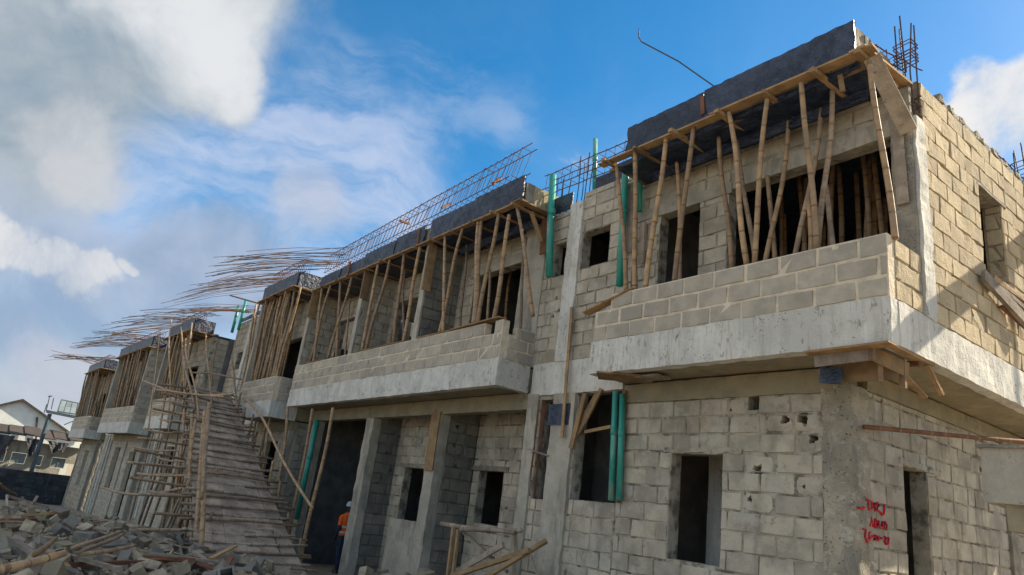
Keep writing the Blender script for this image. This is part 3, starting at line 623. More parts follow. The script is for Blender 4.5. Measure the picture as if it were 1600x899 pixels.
wall(H2, 'block_wall', (-16.3, 8.75, 0), X1, -Y1, 3.1, -1.1, 3.5, [(.55, 2.2, .8, 2.05)], M_BLOCK, M_MORT, t=.2)
rough(H2, 'lintel', (-15.95, 8.70, 2.05), (-14.0, 8.8, 2.15), M_CONG, .12, .012)
rough(H2, 'lintel', (-13.0, YR-.03, 2.1), (-11.7, YR+.08, 2.2), M_CONG, .12, .012)
rough(H2, 'plaster_dado', (-15.75, 8.55, -1.1), (-14.1, 8.73, .84), M_CONP, .15, .01, 3)
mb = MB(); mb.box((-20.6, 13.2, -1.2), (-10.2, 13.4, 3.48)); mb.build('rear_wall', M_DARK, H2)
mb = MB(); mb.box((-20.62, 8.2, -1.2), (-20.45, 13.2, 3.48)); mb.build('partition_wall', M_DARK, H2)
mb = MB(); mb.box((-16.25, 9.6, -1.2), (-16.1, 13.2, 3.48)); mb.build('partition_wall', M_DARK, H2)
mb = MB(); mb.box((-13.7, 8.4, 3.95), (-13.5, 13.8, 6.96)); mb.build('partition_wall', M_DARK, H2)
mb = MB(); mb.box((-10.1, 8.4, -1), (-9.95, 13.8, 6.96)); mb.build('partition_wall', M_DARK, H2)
rough(H2, 'inner_column', (-19.1, 9.4, -1.1), (-18.75, 9.7, 3.48), M_CONG, .3, .01)
plank(H2, 'bearer', (-20.2, 9.6, 2.75), (-16.4, 9.6, 2.7), .12, .2, V((0, 0, 1)), M_CONG)
finish_blocks(H2)

# ------------------------------------------------------------------ houses further down the row
def far_house(label, xr, yf, zb, W, yaw, H, recess, solid_side=False, gf=True, seedp=0):
    """zb: slab underside, H: slab underside to roof board top, recess: width of the stair bay beyond"""
    hx = tag(empty('terrace_house', (xr-W/2, yf+.8, gz(xr, yf))), label, 'house', 'unfinished terrace houses')
    ul = V((-math.cos(yaw), -math.sin(yaw), 0)); dp = V((-math.sin(yaw), math.cos(yaw), 0)); O = V((xr, yf, 0)); ur = -ul
    T = lambda p: O+ul*p.x+dp*p.y+V((0, 0, p.z))
    W0 = lambda u, d: O+ul*u+dp*d                   # u to the left along the front, d into the building
    zs = zb+.5; zp = zs+.73; zt = zb+H; zf = zt-.55
    rough(hx, 'floor_slab', (0.02, .16, zb+.03), (W-.02, 6, zs-.04), M_BEAM, .6, .006, 3, T)
    rough(hx, 'slab_edge', (0, 0, zb), (W, .16, zs), M_CONW, .15, .016, 4, T)
    rough(hx, 'slab_edge', (0, .16, zb), (.15, .85, zs-.005), M_CONW, .15, .014, 4, T)
    pz = zp
    wall(hx, 'parapet', W0(W, 0), ur, -dp, W-.02, zs, pz, [], M_BLOCKU, M_MORTL, t=.15, gap=.014, uneven=.003, off=-.004)
    if solid_side:
        wall(hx, 'side_wall', W0(0.02, .02), dp, -ul, 1.4, zs-.1, zf+.02, [], M_BLOCKU, M_MORT, t=.2, ph=.1)
    else:
        wall(hx, 'parapet', W0(.005, .14), dp, -ul, .66, zs, pz, [], M_BLOCKU, M_MORTL, t=.14)
    wall(hx, 'side_wall', W0(.03, .86 if not solid_side else 1.42), dp, -ul, 1.6, zs, zf+.02, [], M_BLOCKU, M_MORT, t=.2)
    rough(hx, 'fin_edge', (W-.2, .0, zp), (W, .9, zf), M_CONP, .2, .012, 3, T)
    ops = [(W*.25, W*.75, zs-.02, zs+2.25)]
    wall(hx, 'block_wall', W0(W, .82), ur, -dp, W, zs, zf+.1, ops, M_BLOCK, M_MORT, t=.2)
    # roof boards
    rough(hx, 'roof_deck', (-.02, .05, zf-.02), (W, 6, zf+.05), M_FORM, .8, .01, 3, T)
    n = max(2, int(W/2)); 
    for k in range(n):
        rough(hx, 'formwork_board', (W*k/n+.01, -.03-.02*R.random(), zf+.02), (W*(k+1)/n-.01, 0, zt+R.uniform(-.05, .03)), M_FORM, .3, .015, 4, T)
    rough(hx, 'formwork_board', (-.03, .0, zf+.02), (0, .8, zt), M_FORM, .3, .015, 4, T)
    rough(hx, 'roof_beam', (.02, .02, zf+.06), (W-.05, .24, zt-.05), M_CONG, .3, .02, 4, T)
    for k in range(2):
        a, b = W*k/2-.1, W*(k+1)/2+.1; mb = MB(); mb.bar(W0(a, -.1)+V((0, 0, zf)), W0(b, -.09)+V((0, 0, zf)), .2, .035); mb.build('ledge_plank', M_WOOD, hx)
    mb = MB(); mb.bar(W0(-.1, -.15)+V((0, 0, zf)), W0(-.1, .85)+V((0, 0, zf)), .18, .035); mb.build('ledge_plank', M_WOOD, hx)
    for k in range(int(W/.9)+1):
        u = .2+k*.9
        if u > W: break
        mb = MB(); mb.bar(W0(u, -.25)+V((0, 0, zf-.045)), W0(u, .8)+V((0, 0, zf-.045)), .06, .05); mb.build('bearer', M_WOOD, hx)
    # ground floor
    g0 = gz(xr, yf)-.4
    rough(hx, 'ring_beam', (0.05, .8, zb-.3), (W, 1.02, zb+.01), M_BEAM, .3, .012, 3, T)
    k = max(1, int(W/3.0)); ops = []
    for i in range(k):
        c = W*(i+.5)/k; ops.append((c-.6, c+.6, g0 if i % 2 else g0+1.6, zb-.75 if i % 2 else zb-.6))
    wall(hx, 'block_wall', W0(W, .84), ur, -dp, W-.1, g0, zb-.3, ops, M_BLOCKU if solid_side else M_BLOCK, M_MORTL, t=.2)
    wall(hx, 'side_wall', W0(.1, 1.0), dp, -ul, 4.5, g0, zb, [], M_BLOCK, M_MORT, t=.2)
    for c in [0.05]+[W*(i+1)/k-.15 for i in range(k)]:
        rough(hx, 'column', (c, .77, g0), (c+.24, .9, zb-.3), M_CONP, .25, .02, 3, T)
    rough(hx, 'rear_wall', (-.4, 4.0, g0), (W+recess+.4, 4.15, zf+.02), M_DARK, 2, .01, 3, T)
    rough(hx, 'partition_wall', (-.05, 1.5, g0), (.05, 4.0, zf+.02), M_DARK, 2, .01, 3, T)
    rough(hx, 'partition_wall', (W-.05, 1.1, g0), (W+.05, 4.0, zf+.02), M_DARK, 2, .01, 3, T)
    if not recess: rough(hx, 'end_wall', (W-.2, .9, g0), (W-.02, 4.0, zf), M_CONP, 1, .01, 3, T)
    if recess:
        wall(hx, 'block_wall', W0(W+recess, .86), ur, -dp, recess, g0, zf+.25, [(recess*.16, recess*.29, zs+1.75, zs+2.45), (recess*.44, recess*.60, zs+.9, zs+2.4), (recess*.72, recess*.86, zs+1.4, zs+2.4), (recess*.2, recess*.35, zb-1.9, zb-.2), (recess*.6, recess*.75, zb-1.9, zb-.2)], M_BLOCK, M_MORT, t=.2, holes=[])
        rough(hx, 'stair_column', (W+recess*.32, .8, g0), (W+recess*.38, .95, zf+.1), M_CONW, .3, .02, 3, T)
        rough(hx, 'stair_column', (W+recess*.62, .8, g0), (W+recess*.68, .95, zf+.1), M_CONW, .3, .02, 3, T)
        rough(hx, 'ring_beam', (W+.02, .82, zb), (W+recess-.02, .9, zs), M_CONW, .2, .015, 3, T)
        rough(hx, 'roof_deck', (W, 1.0, zf), (W+recess, 6, zf+.06), M_FORM, .8, .01, 3, T)
        rough(hx, 'formwork_board', (W+.1, .8, zf+.26), (W+recess-.1, .83, zf+.42), M_FORM, .3, .02, 3, T)
    finish_blocks(hx, 160, 70)
    return dict(h=hx, O=O, ul=ul, dp=dp, W=W, zs=zs, zp=zp, zf=zf, zt=zt, at=W0)
F3 = far_house('house behind the ramp head, narrow balcony crowded with leaning bamboo', -21.0, 6.78, 3.12, 3.35, 0.0, 4.6, 5.7)
F4 = far_house('small-balconied house left of the ramp head, green pipes on its right', -30.1, 5.95, 2.75, 3.6, .055, 4.5, 2.0)
F5 = far_house('far house with a solid block side wall left of the ramp', -35.7, 5.5, 2.55, 6.7, .052, 4.5, 2.2, True)
F6 = far_house('farthest house at the left end of the row', -46.0, 4.98, 2.27, 5.2, .04, 4.5, 0)

# ------------------------------------------------------------------ bamboo
def bam_mesh(mb, p, q, r=.042, bend=None, n=7, taper=.85):
    p, q = V(p), V(q); L = (q-p).length; d = (q-p)/max(L, 1e-6)
    s1 = d.cross(V((.31, .9, .2))).normalized(); s2 = d.cross(s1)
    b = bend if bend is not None else R.uniform(-.025, .025)*L
    b2 = R.uniform(-.012, .012)*L; ph = R.uniform(0, .3)
    pts, rad, mis = [], [], []
    t = 0.; nodes = []; x = ph
    while x < L: nodes.append(x); x += R.uniform(.2, .42)
    st = sorted(set([0., L]+[v for k in nodes for v in (k-.014, k+.014) if 0.02 < v < L-.02]))
    for i, s_ in enumerate(st):
        f = s_/L; c = p+d*s_+s1*(b*math.sin(math.pi*f))+s2*(b2*math.sin(2*math.pi*f))
        isn = any(abs(s_-k) < .02 for k in nodes)
        pts.append(c); rad.append(r*.88*(1-(1-taper)*f)*(1.05 if isn else 1))
    for a, c in zip(st, st[1:]): mis.append(1 if c-a < .04 else 0)
    mb.tube(pts, rad, n, mis=mis)
def bamboo(name, p, q, r=.042, mat=None, parent=None, bend=None, label=None, cat='prop', group=None):
    mb = MB(); bam_mesh(mb, p, q, r, bend)
    o = mb.build(name, [mat or M_BAM, M_NODE], parent, None if parent is not None else V(p), smooth=True)
    if label: tag(o, label, cat, group)
    return o
def ends(a, ya, b, yb): return at(*a, ya), at(*b, yb)

G1 = 'bamboo props under the end house roof boards'
front1 = [((963, 255), (979, 447)), ((992, 238), (993, 443)), ((1041, 214), (1009, 438)), ((1084, 196), (1054, 432)), ((1123, 215), (1144, 413)), ((1139, 176), (1168, 404)), ((1199, 153), (1179, 402)), ((1252, 130), (1276, 383)), ((1300, 110), (1276, 360)), ((1358, 95), (1399, 374))]
def prop(tp, bt, r, lab, group, mat=None, bend=None):
    return bamboo('bamboo_prop', bt, tp, r, mat, None, bend, lab, 'prop', group)
n1 = len(front1)
for k, (a, b) in enumerate(front1):
    yb = YP+.10+.05*(k % 2); ya = YP-.10
    if k in (4, 8): ya, yb = YP+.25, YP+.3
    A, B = at(*a, ya), at(*b, yb); B.z = min(B.z, 4.72); A.z = min(A.z, 7.03)
    prop(A, B, .040+.008*R.random(), '%s bamboo prop from the left along the front of the end balcony' % ordn(k), G1, M_BAM if k not in (8,) else M_BAMG)
back1 = [((1059, 220), (1065, 432)), ((1153, 195), (1184, 360)), ((1232, 170), (1190, 400)), ((1283, 155), (1238, 390)), ((1199, 275), (1215, 396)), ((1291, 290), (1308, 375)), ((1262, 310), (1266, 385))]
where = ['beside the door opening', 'crossing the third course of props, set back', 'slanting left behind the seventh front prop', 'slanting left behind the eighth front prop', 'short and grey, behind the seventh front prop', 'short, leaning right near the wide opening', 'short and upright behind the eighth front prop']
for k, (a, b) in enumerate(back1):
    y = YP+.52 if k != 0 else YP+.45
    A, B = at(*a, y), at(*b, y); B.z = min(B.z, 4.6); 
    if k < 4: A.z = 6.94; B = B+(B-A)*.12
    else: B = B+(B-A)*.35
    B.z = max(B.z, 3.98)
    prop(A, B, .04, 'inner bamboo prop %s in the end balcony' % where[k], G1, M_BAMG if k % 2 else M_BAM)
for k, (a, b) in enumerate((((1310, 260), (1323, 365)), ((1337, 255), (1347, 363)), ((1363, 250), (1369, 358)), ((1225, 294), (1230, 390)), ((1380, 255), (1376, 350)), ((1287, 280), (1292, 370)))):
    y = 9.2+.35*k; A, B = at(*a, y), at(*b, y); A.z = 6.93; B.z = 3.97
    prop(A, B, .045, 'upright bamboo prop standing in the dark room of the end house', 'props inside the end house room', M_BAM)
for k in range(14):
    x, y = R.uniform(-7.2, -3.8), R.uniform(8.7, 12.5)
    if -6.9 < x < -6.2 and y < 10.6: continue
    prop(V((x+R.uniform(-.2, .2), y, 6.93)), V((x, y, 3.97)), .045, 'upright bamboo prop standing in the dark room of the end house', 'props inside the end house room', M_BAM)

G2 = 'bamboo props along the long balcony'
def c8(x, y): return (440+x/2.248, 220+y/2.248)
fr2 = [((150, 485), (115, 765)), ((180, 475), (100, 770)), ((215, 455), (195, 750)), ((255, 440), (165, 755)), ((345, 405), (285, 725)), ((385, 395), (300, 720)), ((435, 370), (395, 705)), ((490, 355), (430, 700)), ((578, 310), (570, 660)), ((640, 285), (555, 665)), ((695, 260), (675, 635)), ((705, 262), (682, 632)), ((765, 240), (690, 635)), ((800, 260), (745, 625)), ((825, 225), (875, 690))]
for k, (a, b) in enumerate(fr2):
    A, B = at(*c8(*a), YP-.08), at(*c8(*b), YP+.12); A.z = min(A.z, 6.99); B.z = min(max(B.z, 4.68), 4.74)
    prop(A, B, .042+.008*R.random(), '%s bamboo prop from the left along the front of the long balcony' % ordn(k), G2)
for k, (a, b, y, w) in enumerate((((650, 330), (632, 645), .5, 'thin, behind the gap in the right bay'), ((435, 450), (425, 690), .5, 'behind the eighth front prop'), ((240, 550), (225, 740), .6, 'in the left bay'), ((730, 470), (725, 620), .6, 'short, in the right bay opening'), ((850, 420), (830, 690), .5, 'by the plastered pier'), ((330, 560), (270, 730), .6, 'low and leaning in the middle bay'))):
    A, B = at(*c8(*a), YP+y), at(*c8(*b), YP+y); A.z = max(A.z, 6.6) if k != 3 else 6.2; B = B+(B-A)*.25; B.z = max(3.98, B.z)
    prop(A, B, .035, 'inner bamboo prop of the long balcony, %s' % w, G2, M_BAMG)
for k in range(16):
    x, y = R.uniform(-20.2, -10.5), R.uniform(8.6, 11.5)
    if -13.8 < x < -13.4: continue
    prop(V((x, y, 6.95)), V((x+R.uniform(-.15, .15), y, 3.96)), .045, 'bamboo prop in the dark rooms behind the long balcony', 'props inside the long-balconied house')
def far_props(F, n, lab, group, u0=.1, u1=None, spread=.35, lean=.0, back=0):
    u1 = u1 or F['W']-.1
    for k in range(n):
        u = u0+(u1-u0)*(k+R.uniform(.1, .9))/n; dd = R.choice((-.06, .1, .1, .5, .65))
        tp = F['at'](u+R.uniform(-spread, spread), dd-.08)+V((0, 0, F['zf']-.03))
        bt = F['at'](u+lean, dd+.12)+V((0, 0, F['zp']+.01 if dd < .3 else F['zs']+.02))
        prop(tp, bt, R.uniform(.036, .05), ordn(k)+' '+lab, group, M_BAM if R.random() < .65 else M_BAMG)
far_props(F3, 24, 'bamboo pole from the right in the crowded balcony behind the ramp head', 'leaning poles behind the ramp head', .1, 3.2, .5, .5)
far_props(F4, 14, 'bamboo prop from the right on the small balcony left of the ramp head', 'props left of the ramp head', .1, 3.5, .45, .2)
far_props(F5, 20, 'bamboo prop from the right in the far balcony beside the solid side wall', 'props of the far solid-sided house', .3, 6.3, .35, .2)
far_props(F6, 16, 'bamboo prop from the right on the farthest balcony', 'props of the farthest house', .1, 5.0, .4, .2)

# ------------------------------------------------------------------ reinforcement
def bar_mesh(pts, r, n=5):
    mb = MB(); mb.tube(pts, r, n); return mb
def cage(label, p, q, w, h, ns, r=.008, lean=0., mat=None, ext=0, sag=0., mat2=None):
    """beam cage from p to q: w along the depth direction, h tall, ns stirrups leaning along its length"""
    p, q = V(p), V(q); d = (q-p).normalized(); sd = V((-d.y, d.x, 0)).normalized(); up = V((0, 0, 1))
    root = tag(empty('rebar_cage', p), label, 'rebar cage')
    for a in (0, 1):
        for c in (0, 1):
            a0 = p+sd*(w*a)+up*(h*c)+d*(lean*c); b0 = q+sd*(w*a)+up*(h*c)+d*(lean*c+R.uniform(-.2, .25))
            pts = [a0+(b0-a0)*t+up*(sag*math.sin(math.pi*t)+R.uniform(-.012, .012)) for t in [i/10 for i in range(11)]]
            bar_mesh(pts, r*1.25).build('long_bar', mat or M_REB, root)
    L = (q-p).length
    for k in range(ns):
        t = (k+.5)/ns; b = p+(q-p)*t+up*(sag*math.sin(math.pi*t)); l2 = lean*R.uniform(.7, 1.3); e = .015
        c = [b-sd*e-up*e, b+sd*(w+e)-up*e, b+sd*(w+e)+up*(h+e)+d*l2, b-sd*e+up*(h+e)+d*l2]
        m = MB()
        for i in range(4): m.tube([c[i], c[(i+1) % 4]], r*.8, 4)
        m.build('stirrup', mat2 or mat or M_REB, root)
    return root
cage('long leaning rebar beam cage along the roof edge of the long-balconied house', (-20.4, 7.3, 7.72), (-10.6, 7.3, 7.95), .22, .52, 46, .0085, .32)
cage('rebar beam cage over the stair bay, reaching the end house roof', (-10.2, 7.75, 7.62), (-7.1, 7.75, 7.55), .22, .30, 13, .008, .03)
cage('rebar cage on the roof edge of the house behind the ramp head', F3['at'](3.25, .12)+V((0, 0, F3['zt']+.1)), F3['at'](.1, .12)+V((0, 0, F3['zt']+.05)), .2, .45, 16, .009, .1)
cage('rebar cage on the roof edge of the small-balconied house', F4['at'](3.5, .1)+V((0, 0, F4['zt']+.03)), F4['at'](.1, .1)+V((0, 0, F4['zt']+.03)), .3, .25, 12, .010, .08)
cage('rebar cage on the roof edge of the far solid-sided house', F5['at'](6.5, .1)+V((0, 0, F5['zt']+.03)), F5['at'](-.2, .1)+V((0, 0, F5['zt']+.03)), .3, .25, 16, .011, .08)
cage('rebar cage on the roof edge of the farthest house', F6['at'](5, .1)+V((0, 0, F6['zt']+.03)), F6['at'](.1, .1)+V((0, 0, F6['zt']+.03)), .3, .25, 12, .012, .08)
def starter(label, x, y, z0, z1, w=.16, d=.14, n=4, st=(), slab=None, r=.010, mat=None):
    root = tag(empty('column_rebar', (x, y, z0)), label, 'rebar cage')
    cs = [(0, 0), (w, 0), (w, d), (0, d), (w/2, 0), (w/2, d)][:n]
    for (a, b) in cs:
        zt = z1+R.uniform(-.25, .15); bar_mesh([V((x+a, y+b, z0)), V((x+a+R.uniform(-.02, .02), y+b, (z0+zt)/2)), V((x+a+R.uniform(-.03, .03), y+b+R.uniform(-.03, .03), zt))], r).build('long_bar', mat or M_REBD, root)
    for z in st:
        c = [V((x-.02, y-.02, z)), V((x+w+.02, y-.02, z+.02)), V((x+w+.02, y+d+.02, z+.03)), V((x-.02, y+d+.02, z))]; m = MB()
        for i in range(4): m.tube([c[i], c[(i+1) % 4]], .008, 4)
        m.build('stirrup', M_REB, root)
    return root
starter('tall dark column bars with ties at the sunlit roof corner', -3.38, 8.02, 6.5, 8.1, .18, .16, 5, (6.6, 6.75, 6.9, 7.42, 7.47, 7.52, 7.62, 7.67))
cage('short rebar beam cage running back from the roof corner', (-3.62, 7.62, 7.55), (-3.35, 8.35, 7.42), .18, .16, 5, .008, 0, M_REB)
starter('column bars at the right edge of the end house roof', -3.33, 11.9, 7.1, 7.9, .14, .14, 4, (7.45, 7.6))
cage('rebar beam cage at the far end of the sunlit wall top', (-3.35, 11.1, 7.3), (-3.35, 13.6, 7.35), .15, .22, 9, .008, 0)
starter('starter bars above the stair bay column beside the green pipe', SX+.7, YW+.02, 7.0, 8.05, .22, .12, 4, ())
starter('starter bars at the left of the stair bay beside the tall green pipe', SX+.02, YW+.05, 7.0, 7.95, .2, .14, 4, ())
for s_ in range(3):
    pass
bent = tag(bar_mesh([at(1117, 136, 7.4), at(1060, 96, 7.4), at(1003, 66, 7.4), at(998, 58, 7.4), at(999, 45, 7.4)], .013, 6).build('bent_rebar', M_REBD, None, at(1117, 136, 7.4)), 'single dark rod with hooked tip rising from the end house roof', 'rebar')
# long bars left sticking out over the roofs further down
def fan(name_label, roots, tips, n, group, mat=M_REB):
    for k in range(n):
        t = (k+R.uniform(.1, .9))/n
        a = roots[0].lerp(roots[1], min(1, max(0, t+R.uniform(-.15, .15))))+V((R.uniform(-1.2, 1.2), R.uniform(-.1, .2), 0)); b = tips[0].lerp(tips[1], t)+V((R.uniform(-.3, .3), R.uniform(-.35, .35), R.uniform(-.22, .22)))
        b = a.lerp(b, R.uniform(.72, 1.03)); m = a.lerp(b, .5)+V((R.uniform(-.05, .05), R.uniform(-.06, .06), R.uniform(.05, .16)))
        q = [a, a.lerp(m, .5)+V((0, 0, R.uniform(-.01, .07))), m, m.lerp(b, .5)+V((0, R.uniform(-.04, .04), R.uniform(.0, .08))), b]
        tag(bar_mesh(q, R.choice((.007, .009, .011))*(1 if abs(a.x) < 28 else 1.45), 5).build('loose_rebar', M_REBP if R.random() < .72 else M_REBD, None, a), name_label, 'rebar', group)
def tip(px, py, z): return atz(px, py, z)
fan('long rusty bar reaching left from the long-balconied house roof', [V((-19.8, 7.5, 8.40)), V((-19.8, 7.25, 7.72))], [tip(345, 400, 8.6), tip(322, 432, 8.25)], 30, 'long bars beyond the long roof cage')
fan('long rusty bar reaching left from the roof behind the ramp head', [F3['at'](2.4, .5)+V((0, 0, F3['zt']+.55)), F3['at'](2.4, .1)+V((0, 0, F3['zt']+.03))], [tip(330, 440, 8.4), tip(250, 472, 7.9)], 30, 'long bars behind the ramp head')
fan('thin bar reaching left above the stair bay beyond the ramp', [F3['at'](6, .8)+V((0, 0, F3['zf']+.5)), F3['at'](8, .9)+V((0, 0, F3['zf']+.6))], [tip(290, 478, 8.0), tip(260, 492, 7.7)], 13, 'thin bars over the stair bay beyond the ramp')
fan('long bar reaching left from the small-balconied house roof', [F4['at'](.6, .8)+V((0, 0, F4['zt']+.35)), F4['at'](2.6, .1)+V((0, 0, F4['zt']))], [tip(225, 482, 8.0), tip(132, 532, 7.4)], 27, 'long bars of the small-balconied house')
fan('long bar reaching left from the far solid-sided house roof', [F5['at'](2, .7)+V((0, 0, F5['zt']+.35)), F5['at'](5, .1)+V((0, 0, F5['zt']))], [tip(165, 516, 7.7), tip(100, 547, 7.3)], 30, 'long bars of the far solid-sided house')
fan('long bar reaching left from the farthest house roof', [F6['at'](4.5, .1)+V((0, 0, F6['zt'])), F6['at'](.5, .7)+V((0, 0, F6['zt']+.2))], [tip(90, 551, 7.2), tip(72, 562, 7.0)], 17, 'long bars of the farthest house')
# odd timber ends on the roof edges
for k, (a, b, y) in enumerate((((770, 287), (783, 278), 7.3), ((625, 345), (640, 350), 7.3), ((690, 325), (705, 318), 7.3), ((360, 462), (402, 474), 6.7))):
    o = MB(); o.bar(at(*a, y-.2), at(*b, y+.1), .05, .05, jit=.004)
    tag(o.build('timber_offcut', M_WOODR, None, at(*a, y)), 'red-brown timber end poking over the roof edge, %s from the right' % ordn([0, 2, 1, 3][k]), 'timber', 'timber ends on the roof edges')

# ------------------------------------------------------------------ green pipes
def pipe(label, pts, r=.055, parent=None):
    mb = MB(); mb.tube(pts, r, 12)
    p, q = V(pts[0]), V(pts[-1]); d = (q-p).normalized(); m = p.lerp(q, .62)
    o = mb.build('green_pipe', M_PVC, None, p, smooth=True)
    mb = MB(); mb.tube([m-d*.06, m-d*.055, m+d*.055, m+d*.06], [r, r*1.16, r*1.16, r], 12); mb.build('pipe_socket', M_PVC, o, smooth=True)
    return tag(o, label, 'pipe', 'green plastic waste pipes')
pipe('thick green pipe standing at the right end of the long balcony', [at(858, 432, 7.72), at(860, 350, 7.72), at(864, 274, 7.72)], .07)
pipe('thin green pipe sticking up above the stair bay roof edge', [at(929, 300, 8.2), at(930, 218, 8.2)], .045)
pipe('green pipe at the left end of the end balcony', [at(968, 447, 7.55), at(973, 350, 7.55), at(978, 262, 7.55)], .06)
pipe('short green pipe behind the left props of the end balcony', [at(999, 330, 7.85), at(1000, 268, 7.85)], .05)
pipe('left of two green pipes in the lower stair window', [at(955, 782, 7.86), at(962, 612, 7.86)], .050)
pipe('right of two green pipes in the lower stair window', [at(967, 782, 7.84), at(973, 616, 7.84)], .047)
pipe('green pipe beside the person in the dark ground floor opening', [at(463, 812, 7.75), at(496, 656, 7.75)], .07)
for lab, q in (('left', (373, 478)), ('right', (384, 470))):
    t_ = at(*q, 7.3); pipe('%s green pipe above the roof behind the ramp' % lab, [V((t_.x, 7.3, 6.9)), V((t_.x+.03, 7.3, t_.z))], .06)
a = atz(75, 822, -.15); b = atz(92, 803, .05)
pipe('short green pipe lying on the rubble heap', [a, b], .07)

# ------------------------------------------------------------------ bamboo ramp
RB_L, RB_R = V((-13.6, 3.85, -.66)), V((-14.3, 6.3, -.66))
RT_L, RT_R = V((-24.2, 5.15, 3.9)), V((-24.5, 6.50, 3.9))
def rp(s, t, up=0.): return RB_L.lerp(RT_L, s).lerp(RB_R.lerp(RT_R, s), t)+V((0, 0, up))
ramp_o = tag(empty('bamboo_ramp', rp(0, .5)), 'long plank and bamboo ramp climbing to the upper floor', 'ramp')
edges_ = [0, .17, .30, .49, .63, .82, 1.0]; cols = 6
for c in range(cols):
    cuts = [0]+sorted(R.uniform(.1, .9) for _ in range(3))+[1]
    for i in range(len(cuts)-1):
        if cuts[i+1]-cuts[i] < .03: continue
        s0, s1 = cuts[i]+.001, cuts[i+1]-.001; t0, t1 = edges_[c]+R.uniform(-.012, .012), edges_[c+1]+R.uniform(-.014, .01); dz = R.uniform(-.012, .02); mb = MB(); nb = 5; b0 = 0
        e = [R.uniform(-.014, .014) for _ in range(2*nb+2)]; lo, hi = [], []
        for q in range(nb+1):
            u = s0+(s1-s0)*q/nb
            for t, k in ((t0, 0), (t1, 1)): mb.v += [rp(u, t, dz-.03+e[2*q+k]), rp(u, t, dz+e[2*q+k])]
        for q in range(nb):
            A = 4*q; B = A+4
            for f in ((A+1, B+1, B+3, A+3), (A, A+2, B+2, B), (A, B, B+1, A+1), (A+2, A+3, B+3, B+2)): mb.f.append(f); mb.m.append(0)
        for A in (0, 4*nb): mb.f.append((A, A+1, A+3, A+2)); mb.m.append(0)
        mb.build('deck_plank', M_RAMP, ramp_o)
for k in range(30):
    s_ = (k+.4+R.uniform(-.2, .2))/30; bamboo('cleat', rp(s_, -.04-.1*R.random(), .045), rp(s_+R.uniform(-.006, .006), 1.04+.12*R.random(), .05), .034, M_RAMP if k % 3 else M_BAMG, ramp_o)
for k in range(15):                                 # cross members under the deck, poking out at the sides
    s_ = .06+k*.066; bamboo('ledger', rp(s_, -.25-.5*R.random(), -.10), rp(s_, 1.15+.25*R.random(), -.10), .035, M_BAMG, ramp_o)
for t in (.02, .35, .65, .98): bamboo('stringer', rp(0, t, -.17), rp(1, t, -.17), .045, M_BAMG, ramp_o, bend=.05)
for k in range(9):                                  # posts on the building side
    s_ = .16+k*.095; p = rp(s_, 1.08); bamboo('post', V((p.x+R.uniform(-.1, .2), p.y+.1, gz(p.x, p.y)-.1)), p+V((R.uniform(-.2, .1), 0, R.uniform(.0, .5))), .043, M_BAM if k % 2 else M_BAMG, ramp_o)
    q = rp(s_, .98, -.05); bamboo('post', V((q.x+.25, q.y, gz(q.x, q.y)-.1)), q, .04, M_BAMG, ramp_o)
def c1(x, y): return (x/2., 450+y/2.)
leftposts = [((655, 360), (622, 885), 4.05, .058), ((640, 385), (600, 895), 4.1, .05), ((600, 395), (548, 890), 4.3, .05), ((612, 410), (580, 800), 4.3, .045), ((575, 380), (520, 895), 4.45, .045), ((480, 450), (385, 800), 4.7, .04), ((505, 520), (410, 815), 4.75, .042), ((530, 560), (440, 835), 4.7, .042), ((545, 580), (478, 875), 4.5, .038), ((500, 600), (420, 800), 4.9, .04), ((560, 600), (510, 790), 4.8, .04), ((570, 560), (530, 770), 4.8, .04), ((525, 300), (470, 600), 5.1, .038), ((560, 280), (500, 590), 5.2, .038), ((580, 330), (530, 590), 5.0, .04), ((590, 300), (560, 520), 5.0, .04), ((655, 370), (630, 660), 4.0, .04)]
for (a, b, y, r) in leftposts:
    A, B = at(*c1(*a), y), at(*c1(*b), y)
    if b[1] > 760: B.z = min(B.z, gz(B.x, B.y)+.05)
    bamboo('post', B, A, r, M_BAM if r > .042 else M_BAMG, ramp_o)
for k in range(20):                                 # more thin poles tangled under the left side of the ramp
    s_ = R.uniform(.15, .95); q = rp(s_, R.uniform(-.12, .35), -.12); f = V((q.x+R.uniform(-.2, 1.3), q.y-R.uniform(0, .7), 0)); f.z = gz(f.x, f.y)-.05
    bamboo('post', f, q+V((0, 0, R.uniform(0, .35))), R.uniform(.03, .042), M_BAM if R.random() < .35 else M_BAMG, ramp_o)
sticks = [((315, 622), (592, 620), 4.2, .045), ((395, 545), (590, 562), 4.3, .045), ((430, 580), (592, 586), 4.35, .04), ((420, 497), (565, 508), 4.5, .035), ((455, 440), (572, 450), 4.7, .035), ((470, 383), (590, 392), 4.8, .035), ((478, 352), (585, 362), 4.9, .035), ((448, 290), (728, 332), 5.05, .045), ((490, 318), (700, 340), 5.0, .035), ((600, 265), (752, 286), 5.6, .035), ((470, 636), (585, 650), 4.3, .04), ((440, 590), (560, 585), 4.5, .03), ((500, 410), (590, 415), 4.7, .03), ((490, 530), (600, 540), 4.3, .03), ((575, 215), (608, 380), 4.9, .045), ((608, 380), (566, 500), 4.8, .045), ((560, 800), (650, 815), 4.1, .035), ((560, 870), (640, 875), 4.0, .035), ((430, 800), (590, 790), 4.6, .04)]
for (a, b, y, r) in sticks: bamboo('cross_stick', at(*c1(*a), y-.15), at(*c1(*b), y+.15), r, M_BAM if R.random() < .5 else M_BAMG, ramp_o)
def c2(x, y): return (200+x/2.6525, 560+y/2.6525)
